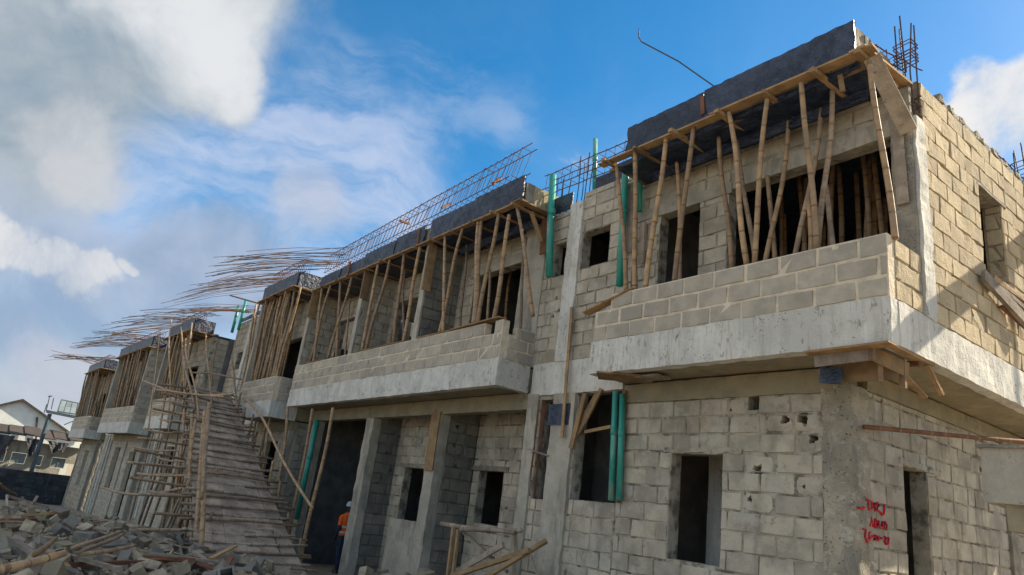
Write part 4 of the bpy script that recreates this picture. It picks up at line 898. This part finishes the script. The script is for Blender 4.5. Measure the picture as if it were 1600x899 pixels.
for (a, b, y) in (((268, 500), (262, 660), 5.2), ((283, 512), (292, 665), 5.1), ((300, 505), (285, 640), 5.4), ((322, 520), (330, 640), 5.6), ((250, 520), (232, 670), 5.3), ((290, 530), (310, 660), 5.0), ((340, 530), (322, 650), 5.9), ((362, 560), (372, 640), 6.4)):
    bamboo('post', at(*b, y), at(*a, y), .036, M_BAM if a[0] % 3 else M_BAMG, ramp_o)
bamboo('hand_rail', at(*c2(480, 160), 6.55), at(*c2(765, 622), 6.3), .042, M_BAM, ramp_o)
for k, (a, b, y, w) in enumerate((((765, 210), (660, 790), 6.95, 'left of the green pipe'), ((850, 205), (705, 905), 6.9, 'right of the green pipe'), ((662, 200), (608, 640), 6.9, 'at the left end of the long balcony'), ((600, 190), (560, 480), 7.0, 'below the crowded balcony, right one'), ((470, 150), (462, 260), 6.7, 'below the crowded balcony, left one'), ((575, 250), (545, 440), 7.0, 'below the crowded balcony, middle one'), ((530, 260), (515, 390), 7.0, 'below the crowded balcony, thin one'))):
    A, B = at(*c2(*a), y), at(*c2(*b), y); A.z = min(A.z, 3.46); g = B+(B-A)*max(0, (B.z-gz(B.x, B.y))/max(.01, (A.z-B.z)))
    bamboo('bamboo_post', g, A, .052, M_BAM, None, None, 'long bamboo post standing under the slab, %s' % w, 'post', 'posts beside the ramp')

# ------------------------------------------------------------------ timber leaning and lying about the end house
def loose_plank(name, label, p, q, w, t, mat, up=V((0, 0, 1)), cat='plank', group=None):
    mb = MB(); mb.bar(p, q, w, t, up, jit=.006); return tag(mb.build(name, mat, None, V(p)), label, cat, group)
loose_plank('leaning_plank', 'thick weathered plank leaning from the sunlit window sill', atx(1536, 430, -3.12), atx(1612, 512, -3.04), .05, .16, M_WOODG)
loose_plank('leaning_plank', 'thin upper plank leaning beside the sunlit window sill', atx(1552, 434, -3.10), atx(1612, 478, -3.04), .04, .07, M_WOOD)
loose_plank('leaning_plank', 'second thin plank below the upper one at the sunlit window', atx(1560, 446, -3.10), atx(1612, 492, -3.04), .04, .06, M_WOODG)
loose_plank('leaning_plank', 'slim dark batten against the sunlit wall under the window planks', atx(1564, 479, -3.14), atx(1612, 522, -3.1), .035, .04, M_WOODR)
sc = tag(empty('shadow_scaffold', (-2.2, 11, gz(-2, 11))), 'bamboo scaffold added unseen beyond the right edge to cast shadow on the sunlit wall', 'scaffold')
plank(sc, 'deck_plank', (-2.25, 10.6, 6.0), (-2.25, 15.2, 8.76), .10, .36, V((0, -.5, .86)), M_WOODG)  # added out of view to throw the shadow band on the side wall
for y, z in ((14.5, 8.6), (15.1, 9.0)): bamboo('post', (-2.12, y, gz(-2, y)-.1), (-2.12, y, z), .045, M_BAM, sc)
bamboo('horizontal_pole', atx(1350, 667, -3.96), atx(1604, 690, -3.2), .032, M_WOODR, None, .02, 'brown pole lying level across the shaded side wall of the end house', 'pole')
cn = tag(empty('concrete_canopy', (-2.4, 9.2, 1.8)), 'pale plastered concrete canopy end at the right edge beside the side wall', 'canopy')
rough(cn, 'canopy_slab', (-2.95, 8.5, 2.04), (-1.4, 9.8, 2.60), M_CONP, .08, .012, 5)
rough(cn, 'top_slab', (-2.98, 8.46, 2.60), (-1.4, 9.8, 2.635), M_CONG, .1, .01, 5)
rough(cn, 'pier', (-2.78, 8.56, 1.78), (-1.6, 9.6, 2.05), M_BEAM, .1, .012, 5)
rough(cn, 'pier', (-2.5, 8.9, gz(-2, 9)), (-1.6, 9.5, 1.80), M_DARK, .15, .012, 5)

# trestle and poles in front of the open rooms
tr = tag(empty('timber_trestle', (-10.8, 7.2, gz(-10.8, 7.2))), 'rough timber trestle standing before the open ground floor room', 'trestle')
def c5(x, y): return (680+x/8., 790+y/8.)
g = gz(-11, 7.3)
bamboo('top_rail', at(*c5(80, 230), 7.35), at(*c5(1080, 315), 7.45), .05, M_WOODG, tr)
bamboo('top_rail', at(*c5(320, 300), 7.25), at(*c5(980, 345), 7.35), .045, M_WOODG, tr)
for (a, y) in (((230, 280), 7.3), ((290, 300), 7.25)):
    p = at(*c5(*a), y); plank(tr, 'leg', p, V((p.x+.06, p.y, g-.1)), .06, .05, V((0, -1, 0)), M_WOOD)
p = at(*c5(1000, 330), 7.5); plank(tr, 'leg', p, V((p.x, p.y+.1, g-.1)), .06, .05, V((0, -1, 0)), M_WOODG)
plank(tr, 'brace', at(*c5(350, 330), 7.5), at(*c5(900, 830), 7.5), .05, .05, V((0, -1, 0)), M_WOODG)
plank(tr, 'brace', at(*c5(230, 850), 7.4), at(*c5(850, 490), 7.4), .09, .05, V((0, -1, 0)), M_WOODG)
loose_plank('leaning_pole', 'tan timber leaning over the trestle, upper of two', at(*c5(200, 890), 7.0), at(*c5(1180, 560), 7.3), .07, .06, M_WOOD, V((0, -1, 0)), 'pole')
loose_plank('leaning_pole', 'dark-topped timber leaning over the trestle, lower and longer', at(*c5(600, 920), 6.9), at(*c5(1390, 440), 7.5), .065, .06, M_WOOD, V((0, -1, 0)), 'pole')
for k, (a, b) in enumerate((((1180, 570), (1290, 880)),)):
    loose_plank('leaning_pole', 'pale lath standing beside the stair column by the trestle', at(*c5(*a), 7.6), at(*c5(*b), 7.5), .03, .02, M_WOODG, V((0, -1, 0)), 'pole')

# ladder in the dark opening
ld = tag(empty('wooden_ladder', at(496, 862, 9.3)), 'wooden ladder leaning in the dark opening behind the person', 'ladder')
La, Lb = at(492, 868, 9.2), at(540, 768, 9.9); ofs = V((.42, .0, .0))
for s_ in (0, 1): plank(ld, 'stile', La+ofs*s_, Lb+ofs*s_, .05, .05, V((0, -1, 0)), M_WOODG)
for k in range(9):
    p = La.lerp(Lb, .06+k*.11); plank(ld, 'rung', p-ofs*.1, p+ofs*1.1, .03, .06, V((0, -1, 0)), M_WOODG)

# ------------------------------------------------------------------ person
def skinned(name, joints, edges, mat, parent, loc, sub=2):
    me = bpy.data.meshes.new(name); me.from_pydata([tuple(V(j[0])) for j in joints], edges, []); me.materials.append(mat)
    o = link(name, me, parent, V(loc)); md = o.modifiers.new('skin', 'SKIN'); sv = me.skin_vertices[0].data
    for i, j in enumerate(joints): sv[i].radius = (j[1], j[2] if len(j) > 2 else j[1]); sv[i].use_root = (i == 0)
    md.use_smooth_shade = True; s_ = o.modifiers.new('sub', 'SUBSURF'); s_.levels = sub; s_.render_levels = sub
    return o
PX = at(541, 830, 8.42); PG = gz(PX.x, 8.42)
J = [((0, 0, .93), .13, .10), ((0, -.01, 1.12), .125, .10), ((0, 0, 1.32), .15, .105), ((0, .0, 1.44), .07, .07), ((-.01, .0, 1.50), .05, .05), ((-.02, .0, 1.57), .075, .085), ((-.025, .0, 1.66), .085, .095), ((-.02, 0, 1.71), .05, .06),
     ((.0, .16, 1.38), .062), ((.03, .21, 1.10), .045), ((-.10, .22, .86), .033), ((0, -.16, 1.38), .062), ((.04, -.22, 1.10), .045), ((-.09, -.23, .86), .033),
     ((0, .09, .86), .085), ((-.06, .10, .48), .058), ((.02, .10, .10), .042), ((-.13, .11, .04), .035), ((0, -.09, .86), .085), ((.04, -.10, .48), .058), ((.10, -.10, .10), .042), ((-.04, -.11, .04), .035),
     ((-.10, 0, 1.59), .022), ((-.14, .22, .78), .03), ((-.12, -.23, .78), .03)]
Ed = [(0, 1), (1, 2), (2, 3), (3, 4), (4, 5), (5, 6), (6, 7), (2, 8), (8, 9), (9, 10), (2, 11), (11, 12), (12, 13), (0, 14), (14, 15), (15, 16), (16, 17), (0, 18), (18, 19), (19, 20), (20, 21), (5, 22), (10, 23), (13, 24)]
LOC = V((PX.x, 8.42, PG))
person = skinned('person', J, Ed, M_SKIN, None, LOC)
tag(person, 'person in orange high-visibility vest, navy trousers and pale helmet beside the column', 'person')
def pcloth(name, rings, mat, n=14):
    mb = MB(); base = []
    for (c, rx, ry) in rings:
        base.append(len(mb.v))
        for j in range(n):
            th = 2*math.pi*j/n; mb.v.append(LOC+V((c[0]+math.cos(th)*rx, c[1]+math.sin(th)*ry, c[2])))
    for a, b in zip(base, base[1:]):
        for j in range(n): mb.f.append((a+j, a+(j+1) % n, b+(j+1) % n, b+j)); mb.m.append(0)
    return mb.build(name, mat, person, LOC, smooth=True)
ve = pcloth('vest', [((0, 0, .86), .135, .20), ((0, 0, 1.05), .14, .205), ((0, 0, 1.25), .155, .225), ((0, 0, 1.38), .14, .235), ((0, 0, 1.46), .09, .13), ((0, 0, 1.49), .065, .08)], M_ORANGE)
for z in (1.0, 1.13): pcloth('reflective_band', [((0, 0, z-.025), .149, .215), ((0, 0, z+.025), .151, .218)], M_REFL)
for s_ in (-1, 1):
    pcloth('sleeve', [((.0, s_*.15, 1.43), .06, .06), ((.005, s_*.19, 1.36), .075, .075), ((.02, s_*.205, 1.2), .068, .066), ((.03, s_*.215, 1.16), .06, .06)], M_ORANGE)
    pcloth('undersleeve', [((.028, s_*.21, 1.2), .058, .056), ((.03, s_*.22, 1.08), .056, .054), ((-.06, s_*.225, .92), .046, .046)], M_NAVY)
    x = -.06 if s_ > 0 else .04; x2 = .02 if s_ > 0 else .10
    pcloth('trouser_leg', [((0, s_*.085, .92), .125, .115), ((x*.4, s_*.095, .72), .105, .10), ((x, s_*.10, .48), .083, .083), ((x2, s_*.10, .1), .07, .072)], M_NAVY)
    mb = MB(); mb.rbox((x2-.19, s_*.10-.05, .0), (x2+.07, s_*.10+.05, .09), .06, .012, 8, lambda p: p+LOC); mb.build('boot', M_RAG, person, LOC)
hl = pcloth('helmet', [((-.02, 0, 1.65), .135, .125), ((-.02, 0, 1.665), .122, .112), ((-.02, 0, 1.72), .112, .104), ((-.02, 0, 1.765), .08, .075), ((-.02, 0, 1.785), .03, .03), ((-.02, 0, 1.788), .002, .002)], M_HELM)

# ------------------------------------------------------------------ rubble heap
def heap(x, y):
    e = max(0., 1-((x+16.5)/8.5)**2)*max(0., 1-((y-1.9)/3.4)**2)
    return gz(x, y)+.62*math.sqrt(max(e, 0))+.22*noise.noise(V((x*.55, y*.55, 3.3)))*min(1, e*3)
mb = MB(); gi = {}
for i in range(54):
    for j in range(36):
        x, y = -25.2+i*.33, -1.6+j*.2; gi[i, j] = len(mb.v)
        mb.v.append(V((x, y, heap(x, y)-.06+.10*noise.noise(V((x*2.3, y*2.3, 0)))+.05*noise.noise(V((x*6, y*6, 2))))))
for i in range(53):
    for j in range(35): mb.f.append((gi[i, j], gi[i+1, j], gi[i+1, j+1], gi[i, j+1])); mb.m.append(0)
o = mb.build('rubble_bed', M_SOIL); o['kind'] = 'stuff'; o['label'] = 'bed of soil and crushed block under the rubble heap'; o['category'] = 'rubble'
def hollow():
    m = MB(); L, D, Hh = .225, .1125, .1125
    xs_ = [-L, -L+.035, -.018, .018, L-.035, L]; ys_ = [-D, -D+.032, D-.032, D]
    sol = lambda i, j: 0 <= i < 5 and 0 <= j < 3 and not (j == 1 and i in (1, 3))
    for i in range(5):
        for j in range(3):
            if not sol(i, j): continue
            a, b, c, d = xs_[i], xs_[i+1], ys_[j], ys_[j+1]
            m.quad((a, c, Hh), (b, c, Hh), (b, d, Hh), (a, d, Hh)); m.quad((a, d, -Hh), (b, d, -Hh), (b, c, -Hh), (a, c, -Hh))
            if not sol(i-1, j): m.quad((a, d, -Hh), (a, c, -Hh), (a, c, Hh), (a, d, Hh))
            if not sol(i+1, j): m.quad((b, c, -Hh), (b, d, -Hh), (b, d, Hh), (b, c, Hh))
            if not sol(i, j-1): m.quad((a, c, -Hh), (b, c, -Hh), (b, c, Hh), (a, c, Hh))
            if not sol(i, j+1): m.quad((b, d, -Hh), (a, d, -Hh), (a, d, Hh), (b, d, Hh))
    for v in m.v: v += noise.noise_vector(v*9)*.006
    return m
def chunk(sx, sy, sz, cut):
    m = MB(); m.rbox((-sx, -sy, -sz), (sx, sy, sz), .075, .006, 9)
    off = V((R.uniform(-9, 9), R.uniform(-9, 9), R.uniform(-9, 9)))
    for v in m.v:
        if v.x > cut*sx: v.x = cut*sx+(v.x-cut*sx)*.25+.04*noise.noise(v*11+off)+.03*noise.noise(v*23+off)
        v += noise.noise_vector(v*9+off)*.007
    return m
vari = [hollow(), hollow()]+[chunk(.225, .1, .11, c) for c in (2, .6, .1)]+[chunk(.16, .1, .1, .3), chunk(.11, .09, .07, 2), chunk(.2, .11, .05, .5)]
vm = []; vmx = []
for m in vari:
    me = bpy.data.meshes.new('rubble_block'); me.from_pydata([tuple(p) for p in m.v], [], m.f); me.materials.append(M_RUB); alt = []
    for mm in (M_BLOCKD, M_BEAM): m3 = me.copy(); m3.materials.clear(); m3.materials.append(mm); alt.append(m3)
    vm.append(me); vmx.append([me, me]+alt)
kinds = ['whole hollow block', 'whole hollow block', 'whole solid block', 'block with a broken end', 'half of a broken block', 'lump of broken block', 'small fragment of block', 'thin slab of broken block']
cnt = 0; tries = 0; placed = []
while cnt < 280 and tries < 6000:
    tries += 1
    x = R.uniform(-23.5, -9.3); y = R.uniform(-1.0, 4.9)
    if heap(x, y)-gz(x, y) < .06 or (y > 3.4 and x > -13.5 and R.random() < .6): continue
    z = heap(x, y); px, py, w = proj(V((x, y, z)))
    if w < 1 or px < -30 or px > 520 or py > 960: continue
    if any((x-a)**2+(y-b)**2 < .04 for a, b in placed): continue
    placed.append((x, y)); k = R.choice((0, 0, 1, 1, 2, 3, 3, 4, 4, 5, 6, 6, 7, 7))
    o = link('rubble_block', R.choice(vmx[k]), None, V((x, y, z+R.uniform(.0, .13)))); o.rotation_euler = (R.gauss(0, .55), R.gauss(0, .5), R.uniform(0, 6.3)); s_ = R.uniform(.6, .9); o.scale = (s_, s_, s_)
    zone = 'near the bottom left corner' if px < 150 and py > 830 else 'towards the dark boundary wall' if px < 150 else 'at the foot of the ramp' if px > 250 else 'near the ramp posts' if py < 830 else 'left of the ramp foot'
    tag(o, '%s in the rubble heap %s' % (kinds[k], zone), 'block', 'rubble: %s %s' % (kinds[k], zone)); cnt += 1
for k, (px, py, y) in enumerate(((575, 893, 7.2), (596, 897, 7.3), (640, 899, 7.4), (662, 895, 7.5), (610, 905, 7.0))):
    p = at(px, py, y); o = link('rubble_block', vm[(5, 3, 6, 4, 2)[k]], None, V((p.x, p.y, max(p.z-.05, gz(p.x, y)+.06)))); o.rotation_euler = (R.uniform(-.4, .4), R.uniform(-.4, .4), R.uniform(0, 6))
    tag(o, 'pale broken block on the ground before the open rooms, %s from the left' % ordn((0, 1, 3, 4, 2)[k]), 'block', 'loose blocks before the open rooms')
mb = MB()                                           # gravel and crumbs
for k in range(7000):
    x, y = R.uniform(-24, -9.3), R.uniform(-1.2, 5.2); z = heap(x, y) if heap(x, y) > gz(x, y) else gz(x, y); s_ = R.uniform(.012, .05); c = V((x, y, z+s_*.4))
    b0 = len(mb.v); mb.v += [c+V((a*s_*R.uniform(.6, 1.3), b*s_*R.uniform(.6, 1.3), d*s_*R.uniform(.5, 1.1))) for a, b, d in ((1, 0, 0), (0, 1, 0), (-1, 0, 0), (0, -1, 0), (0, 0, 1), (0, 0, -1))]
    for f in ((0, 1, 4), (1, 2, 4), (2, 3, 4), (3, 0, 4), (1, 0, 5), (2, 1, 5), (3, 2, 5), (0, 3, 5)): mb.f.append(tuple(b0+i for i in f)); mb.m.append(0)
o = mb.build('rubble_crumbs', M_RUB); o['kind'] = 'stuff'; o['label'] = 'small crumbs of broken block strewn over the heap'; o['category'] = 'rubble'
def c0(x, y): return (x/5.654, 740+y/5.654)
logs = [((20, 845), (570, 705), .052, M_BAM, 'thick tan pole lying across the rubble at lower left', .75), ((310, 715), (490, 575), .04, M_WOOD, 'short pale timber slanting up out of the rubble', .7), ((640, 660), (1060, 510), .03, M_BAMG, 'grey pole lying in the bundle left of the ramp, upper one', .6), ((700, 700), (1080, 540), .03, M_BAMG, 'grey pole lying in the bundle left of the ramp, middle one', .6), ((700, 720), (1180, 640), .03, M_BAMG, 'brown pole lying in the bundle left of the ramp, lower one', .55), ((670, 420), (800, 520), .045, M_WOOD, 'tan post end leaning by the far wall foot', .2), ((0, 410), (330, 405), .03, M_WOODR, 'red-brown pole lying flat near the dark boundary wall', .25), ((0, 430), (290, 435), .025, M_BAMG, 'grey pole lying flat near the dark boundary wall', .2), ((0, 90), (150, 195), .05, M_WOOD, 'tan pole leaning before the dark boundary wall', .9), ((500, 860), (640, 800), .035, M_WOODG, 'short grey stick on the near rubble', .0), ((900, 700), (1240, 660), .03, M_BAMG, 'grey stick lying at the foot of the ramp posts', .05), ((1150, 810), (1400, 765), .03, M_BAMG, 'dark stick lying under the ramp posts', 0), ((820, 500), (1080, 480), .03, M_WOODG, 'plank end lying under the ramp posts', .15), ((1000, 600), (1300, 600), .03, M_BAMG, 'stick lying level behind the ramp posts', .1)]
for (a, b, r, m, lab, up) in logs:
    A = ray(*c0(*a)); B = ray(*c0(*b))
    def hit(d):
        t = 5.
        while t < 40:
            p = CAM+d*t
            if p.z <= max(heap(p.x, p.y), gz(p.x, p.y))+.06+up*.4: return p
            t += .1
        return CAM+d*24
    bamboo('loose_pole', hit(A), hit(B), r, m, None, .01, lab, 'pole', 'poles on the rubble heap')
for k in range(44):                                 # battens and broken boards strewn over the heap
    x, y = R.uniform(-23, -10), R.uniform(-.8, 4.6); a_ = R.uniform(0, 6.28); L = R.uniform(.5, 1.7); d = V((math.cos(a_), math.sin(a_), 0))*L/2
    P, Q = V((x, y, 0))-d, V((x, y, 0))+d; P.z = max(heap(P.x, P.y), gz(P.x, P.y))+R.uniform(.05, .2); Q.z = max(heap(Q.x, Q.y), gz(Q.x, Q.y))+R.uniform(.05, .3)
    px, py, w = proj(V((x, y, (P.z+Q.z)/2)))
    if px < -20 or px > 480 or py > 930: continue
    zone = 'near the bottom left corner' if px < 150 and py > 830 else 'towards the dark boundary wall' if px < 150 else 'at the foot of the ramp' if px > 250 else 'near the ramp posts'
    loose_plank('broken_batten', 'broken batten lying on the rubble heap %s' % zone, P, Q, R.uniform(.04, .12), R.uniform(.02, .045), R.choice((M_WOODG, M_WOODG, M_WOOD, M_WOODR)), V((0, 0, 1)), 'batten', 'battens on the rubble '+zone)
fr = tag(empty('timber_wreckage', atz(30, 800, -.9)), 'tangle of broken timber frame before the dark boundary wall', 'timber frame')
for (a, b) in (((60, 270), (540, 330)), ((70, 200), (430, 300)), ((80, 390), (200, 210)), ((230, 370), (330, 200)), ((40, 330), (300, 380)), ((30, 300), (90, 390)), ((60, 190), (60, 300)), ((360, 370), (400, 290)), ((280, 330), (350, 380)), ((120, 250), (300, 260))):
    A, B = atx(*c0(*a), -27+R.uniform(-1, 1)), atx(*c0(*b), -27+R.uniform(-1, 1)); plank(fr, 'batten', A, B, .07, .05, V((1, 0, 0)), M_WOODG)
mb = MB(); p = atz(-20, 897, -.5)
q0, q1, q2, q3 = atz(-30, 890, -.42), atz(78, 895, -.45), atz(85, 935, -.5), atz(-30, 935, -.48)
mb.hexa([q0-V((0, 0, .03)), q1-V((0, 0, .03)), q2-V((0, 0, .03)), q3-V((0, 0, .03)), q0, q1, q2, q3]); 
for k in range(6): mb.tube([q0.lerp(q1, k/5.5)+V((0, 0, .004)), q3.lerp(q2, k/5.5)+V((0, 0, .004))], .012, 6)
tag(mb.build('white_sheet', M_SHEET, None, q0), 'white metal sheet lying at the bottom left corner', 'sheet')

# ------------------------------------------------------------------ beyond the site, far left
BX = -52.5
bw = tag(empty('boundary_wall', (BX, -2, gz(BX, 0))), 'blackened block boundary wall at the far left behind the rubble', 'wall')
wall(bw, 'wall_core', (BX, -18, 0), Y1, X1, 27, gz(BX, 0)-.4, .02, [], M_BWALL, M_RAG, t=.2, gap=.02, uneven=.02, broken=.15)
finish_blocks(bw, 290, 12)
sh = tag(empty('lean_to_shed', (-55, 0, gz(-55, 0))), 'low ragged shed with torn roof sheets behind the dark boundary wall', 'shed')
wall(sh, 'shed_wall', (-54.6, -14, 0), Y1, X1, 20.5, gz(-55, 0)-.3, 1.75, [(y, y+(.5 if i % 2 else .8), .35, 1.0) for i, y in enumerate([14.6, 15.6, 16.4, 17.6, 18.6])]+[(19.2, 20.2, -.3, .7)], M_CONP, M_CONP, t=.2, face=False)
for i, y in enumerate([14.6, 15.6, 16.4, 17.6, 18.6]):
    w = .5 if i % 2 else .8; mb = MB(); mb.box((-54.75, y-14+.02, .37), (-54.72, y-14+w-.02, .98)); f = mb.build('window', M_GLASS, sh)
    mb = MB(); mb.box((-54.715, y-14+w/2-.02, .375), (-54.69, y-14+w/2+.02, .975)); mb.build('window_bar', M_WOODG, f)
mb = MB(); n = 26
for k in range(n):
    y0, y1 = -14.5+21.3*k/n, -14.5+21.3*(k+1)/n; z = 1.95+.12*noise.noise(V((k*.7, 0, 0)))+.025*k*.8-.2; e = R.uniform(-.25, .2)
    mb.hexa([(-53.9+e, y0, z-.1), (-53.9+e, y1+.1, z-.12), (-58, y1+.1, z+.5), (-58, y0, z+.5), (-53.9+e, y0, z-.04), (-53.9+e, y1+.1, z-.06), (-58, y1+.1, z+.55), (-58, y0, z+.56)])
mb.build('roof_sheets', M_ROOF, sh)['kind'] = 'stuff'
for (y, w, d) in ((1.6, 1.3, 1.2), (.3, .8, .7), (3.3, .9, .9), (4.6, 1.2, .6)):
    mb = MB(); gi = {}
    for i in range(7):
        for j in range(6):
            gi[i, j] = len(mb.v); s_ = i/6; t = j/5
            mb.v.append(V((-53.85+.12*math.sin(9*s_+t*3)+.1*t, y+w*(s_-.5)*(1-.55*t)+.1*t, 1.95-d*t*(1-.25*math.sin(5*s_+y)))))
    for i in range(6):
        for j in range(5): mb.f.append((gi[i, j], gi[i+1, j], gi[i+1, j+1], gi[i, j+1])); mb.m.append(0)
    mb.build('torn_sheet', M_RAG, sh)
wh = tag(empty('white_house', (-62, 2, gz(-60, 0))), 'white gabled house rising behind the shed at far left', 'house')
yc, zr, ze = 2.2, 4.42, 2.42; hw = 3.9
mb = MB()
def gab(X): return [V((X, yc-hw, -2)), V((X, yc+hw, -2)), V((X, yc+hw, ze)), V((X, yc, zr)), V((X, yc-hw, ze))]
a, b = gab(-60), gab(-70); i = len(mb.v); mb.v += a+b; mb.f += [(i, i+1, i+2, i+3, i+4), (i+9, i+8, i+7, i+6, i+5)]+[(i+k, i+(k+1) % 5, i+5+(k+1) % 5, i+5+k) for k in range(5)]; mb.m += [0]*7
mb.build('wall', M_WHITE, wh)
for s_ in (-1, 1):
    mb = MB(); e = V((0, s_*(hw+.35), ze-.18-zr)); up = V((0, 0, .05)); A = V((-59.7, yc, zr)); B = V((-70.2, yc, zr))
    mb.hexa([A+up*.1, B+up*.1, B+e+up*.1, A+e+up*.1, A+up*3, B+up*3, B+e+up*3, A+e+up*3]); mb.build('roof_slope', M_ROOF, wh)
for (px0, px1, py0, py1) in ((2, 12, 676, 688), (22, 27, 676, 688)):
    p, q = atx(px0, py0, -60), atx(px1, py1, -60); mb = MB(); mb.box((-60.0+.01, p.y, q.z-.1), (-59.96, q.y, p.z+.1)); w = mb.build('window', M_GLASS, wh)
    mb = MB(); mb.box((-59.955, p.y-.1, p.z+.1), (-59.9, q.y+.1, p.z+.35)); mb.build('frame', M_CONP, w)
mb = MB(); mb.tube([atx(58, 652, -59.9), atx(56, 690, -59.9)], .06, 6); mb.build('downpipe', M_ROOF, wh)
rk = tag(empty('solar_rack', (-53, 3.6, 1)), 'glazed panel rack on a blue steel post by the far house', 'panel rack')
XK = -53.2
mb = MB(); mb.tube([V((XK, 3.62, gz(XK, 0)-.2)), atx(78, 647, XK)], .12, 8); mb.build('post', M_STEEL, rk)
A, B = atx(73, 643, XK), atx(118, 652, XK); mb = MB(); mb.bar(A, B, .5, .16); mb.build('platform_beam', M_STEEL, rk)
C0, C1, C2, C3 = atx(90, 643, XK), atx(127, 649, XK), atx(130, 632, XK-.5), atx(96, 625, XK-.5)
for i in range(4):
    for j in range(2):
        def q(u, v): return C0.lerp(C1, u).lerp(C3.lerp(C2, u), v)
        u0, u1, v0, v1 = i/4+.012, (i+1)/4-.012, j/2+.02, (j+1)/2-.02; dx = V((-.04, 0, 0))
        mb = MB(); P = [q(u0, v0), q(u1, v0), q(u1, v1), q(u0, v1)]; mb.hexa([p+dx for p in P]+P); mb.build('panel', M_GLASS, rk)
mb = MB()
for a, b in ((C0, C1), (C1, C2), (C2, C3), (C3, C0)): mb.bar(a+V((-.02, 0, 0)), b+V((-.02, 0, 0)), .07, .07)
mb.build('frame', M_STEEL, rk)
for i in range(1, 4): a, b = C0.lerp(C1, i/4), C3.lerp(C2, i/4); mb = MB(); mb.bar(a+V((-.05, 0, 0)), b+V((-.05, 0, 0)), .04, .04); mb.build('glazing_bar', M_STEEL, rk)
for (a, b) in (((72, 643), (78, 618)), ((80, 640), (84, 622)), ((75, 620), (82, 619)), ((69, 645), (73, 632)), ((100, 664), (130, 652)), ((78, 672), (108, 678))):
    mb = MB(); mb.tube([atx(*a, XK), atx(*b, XK)], .03, 5); mb.build('strut', M_STEEL, rk)
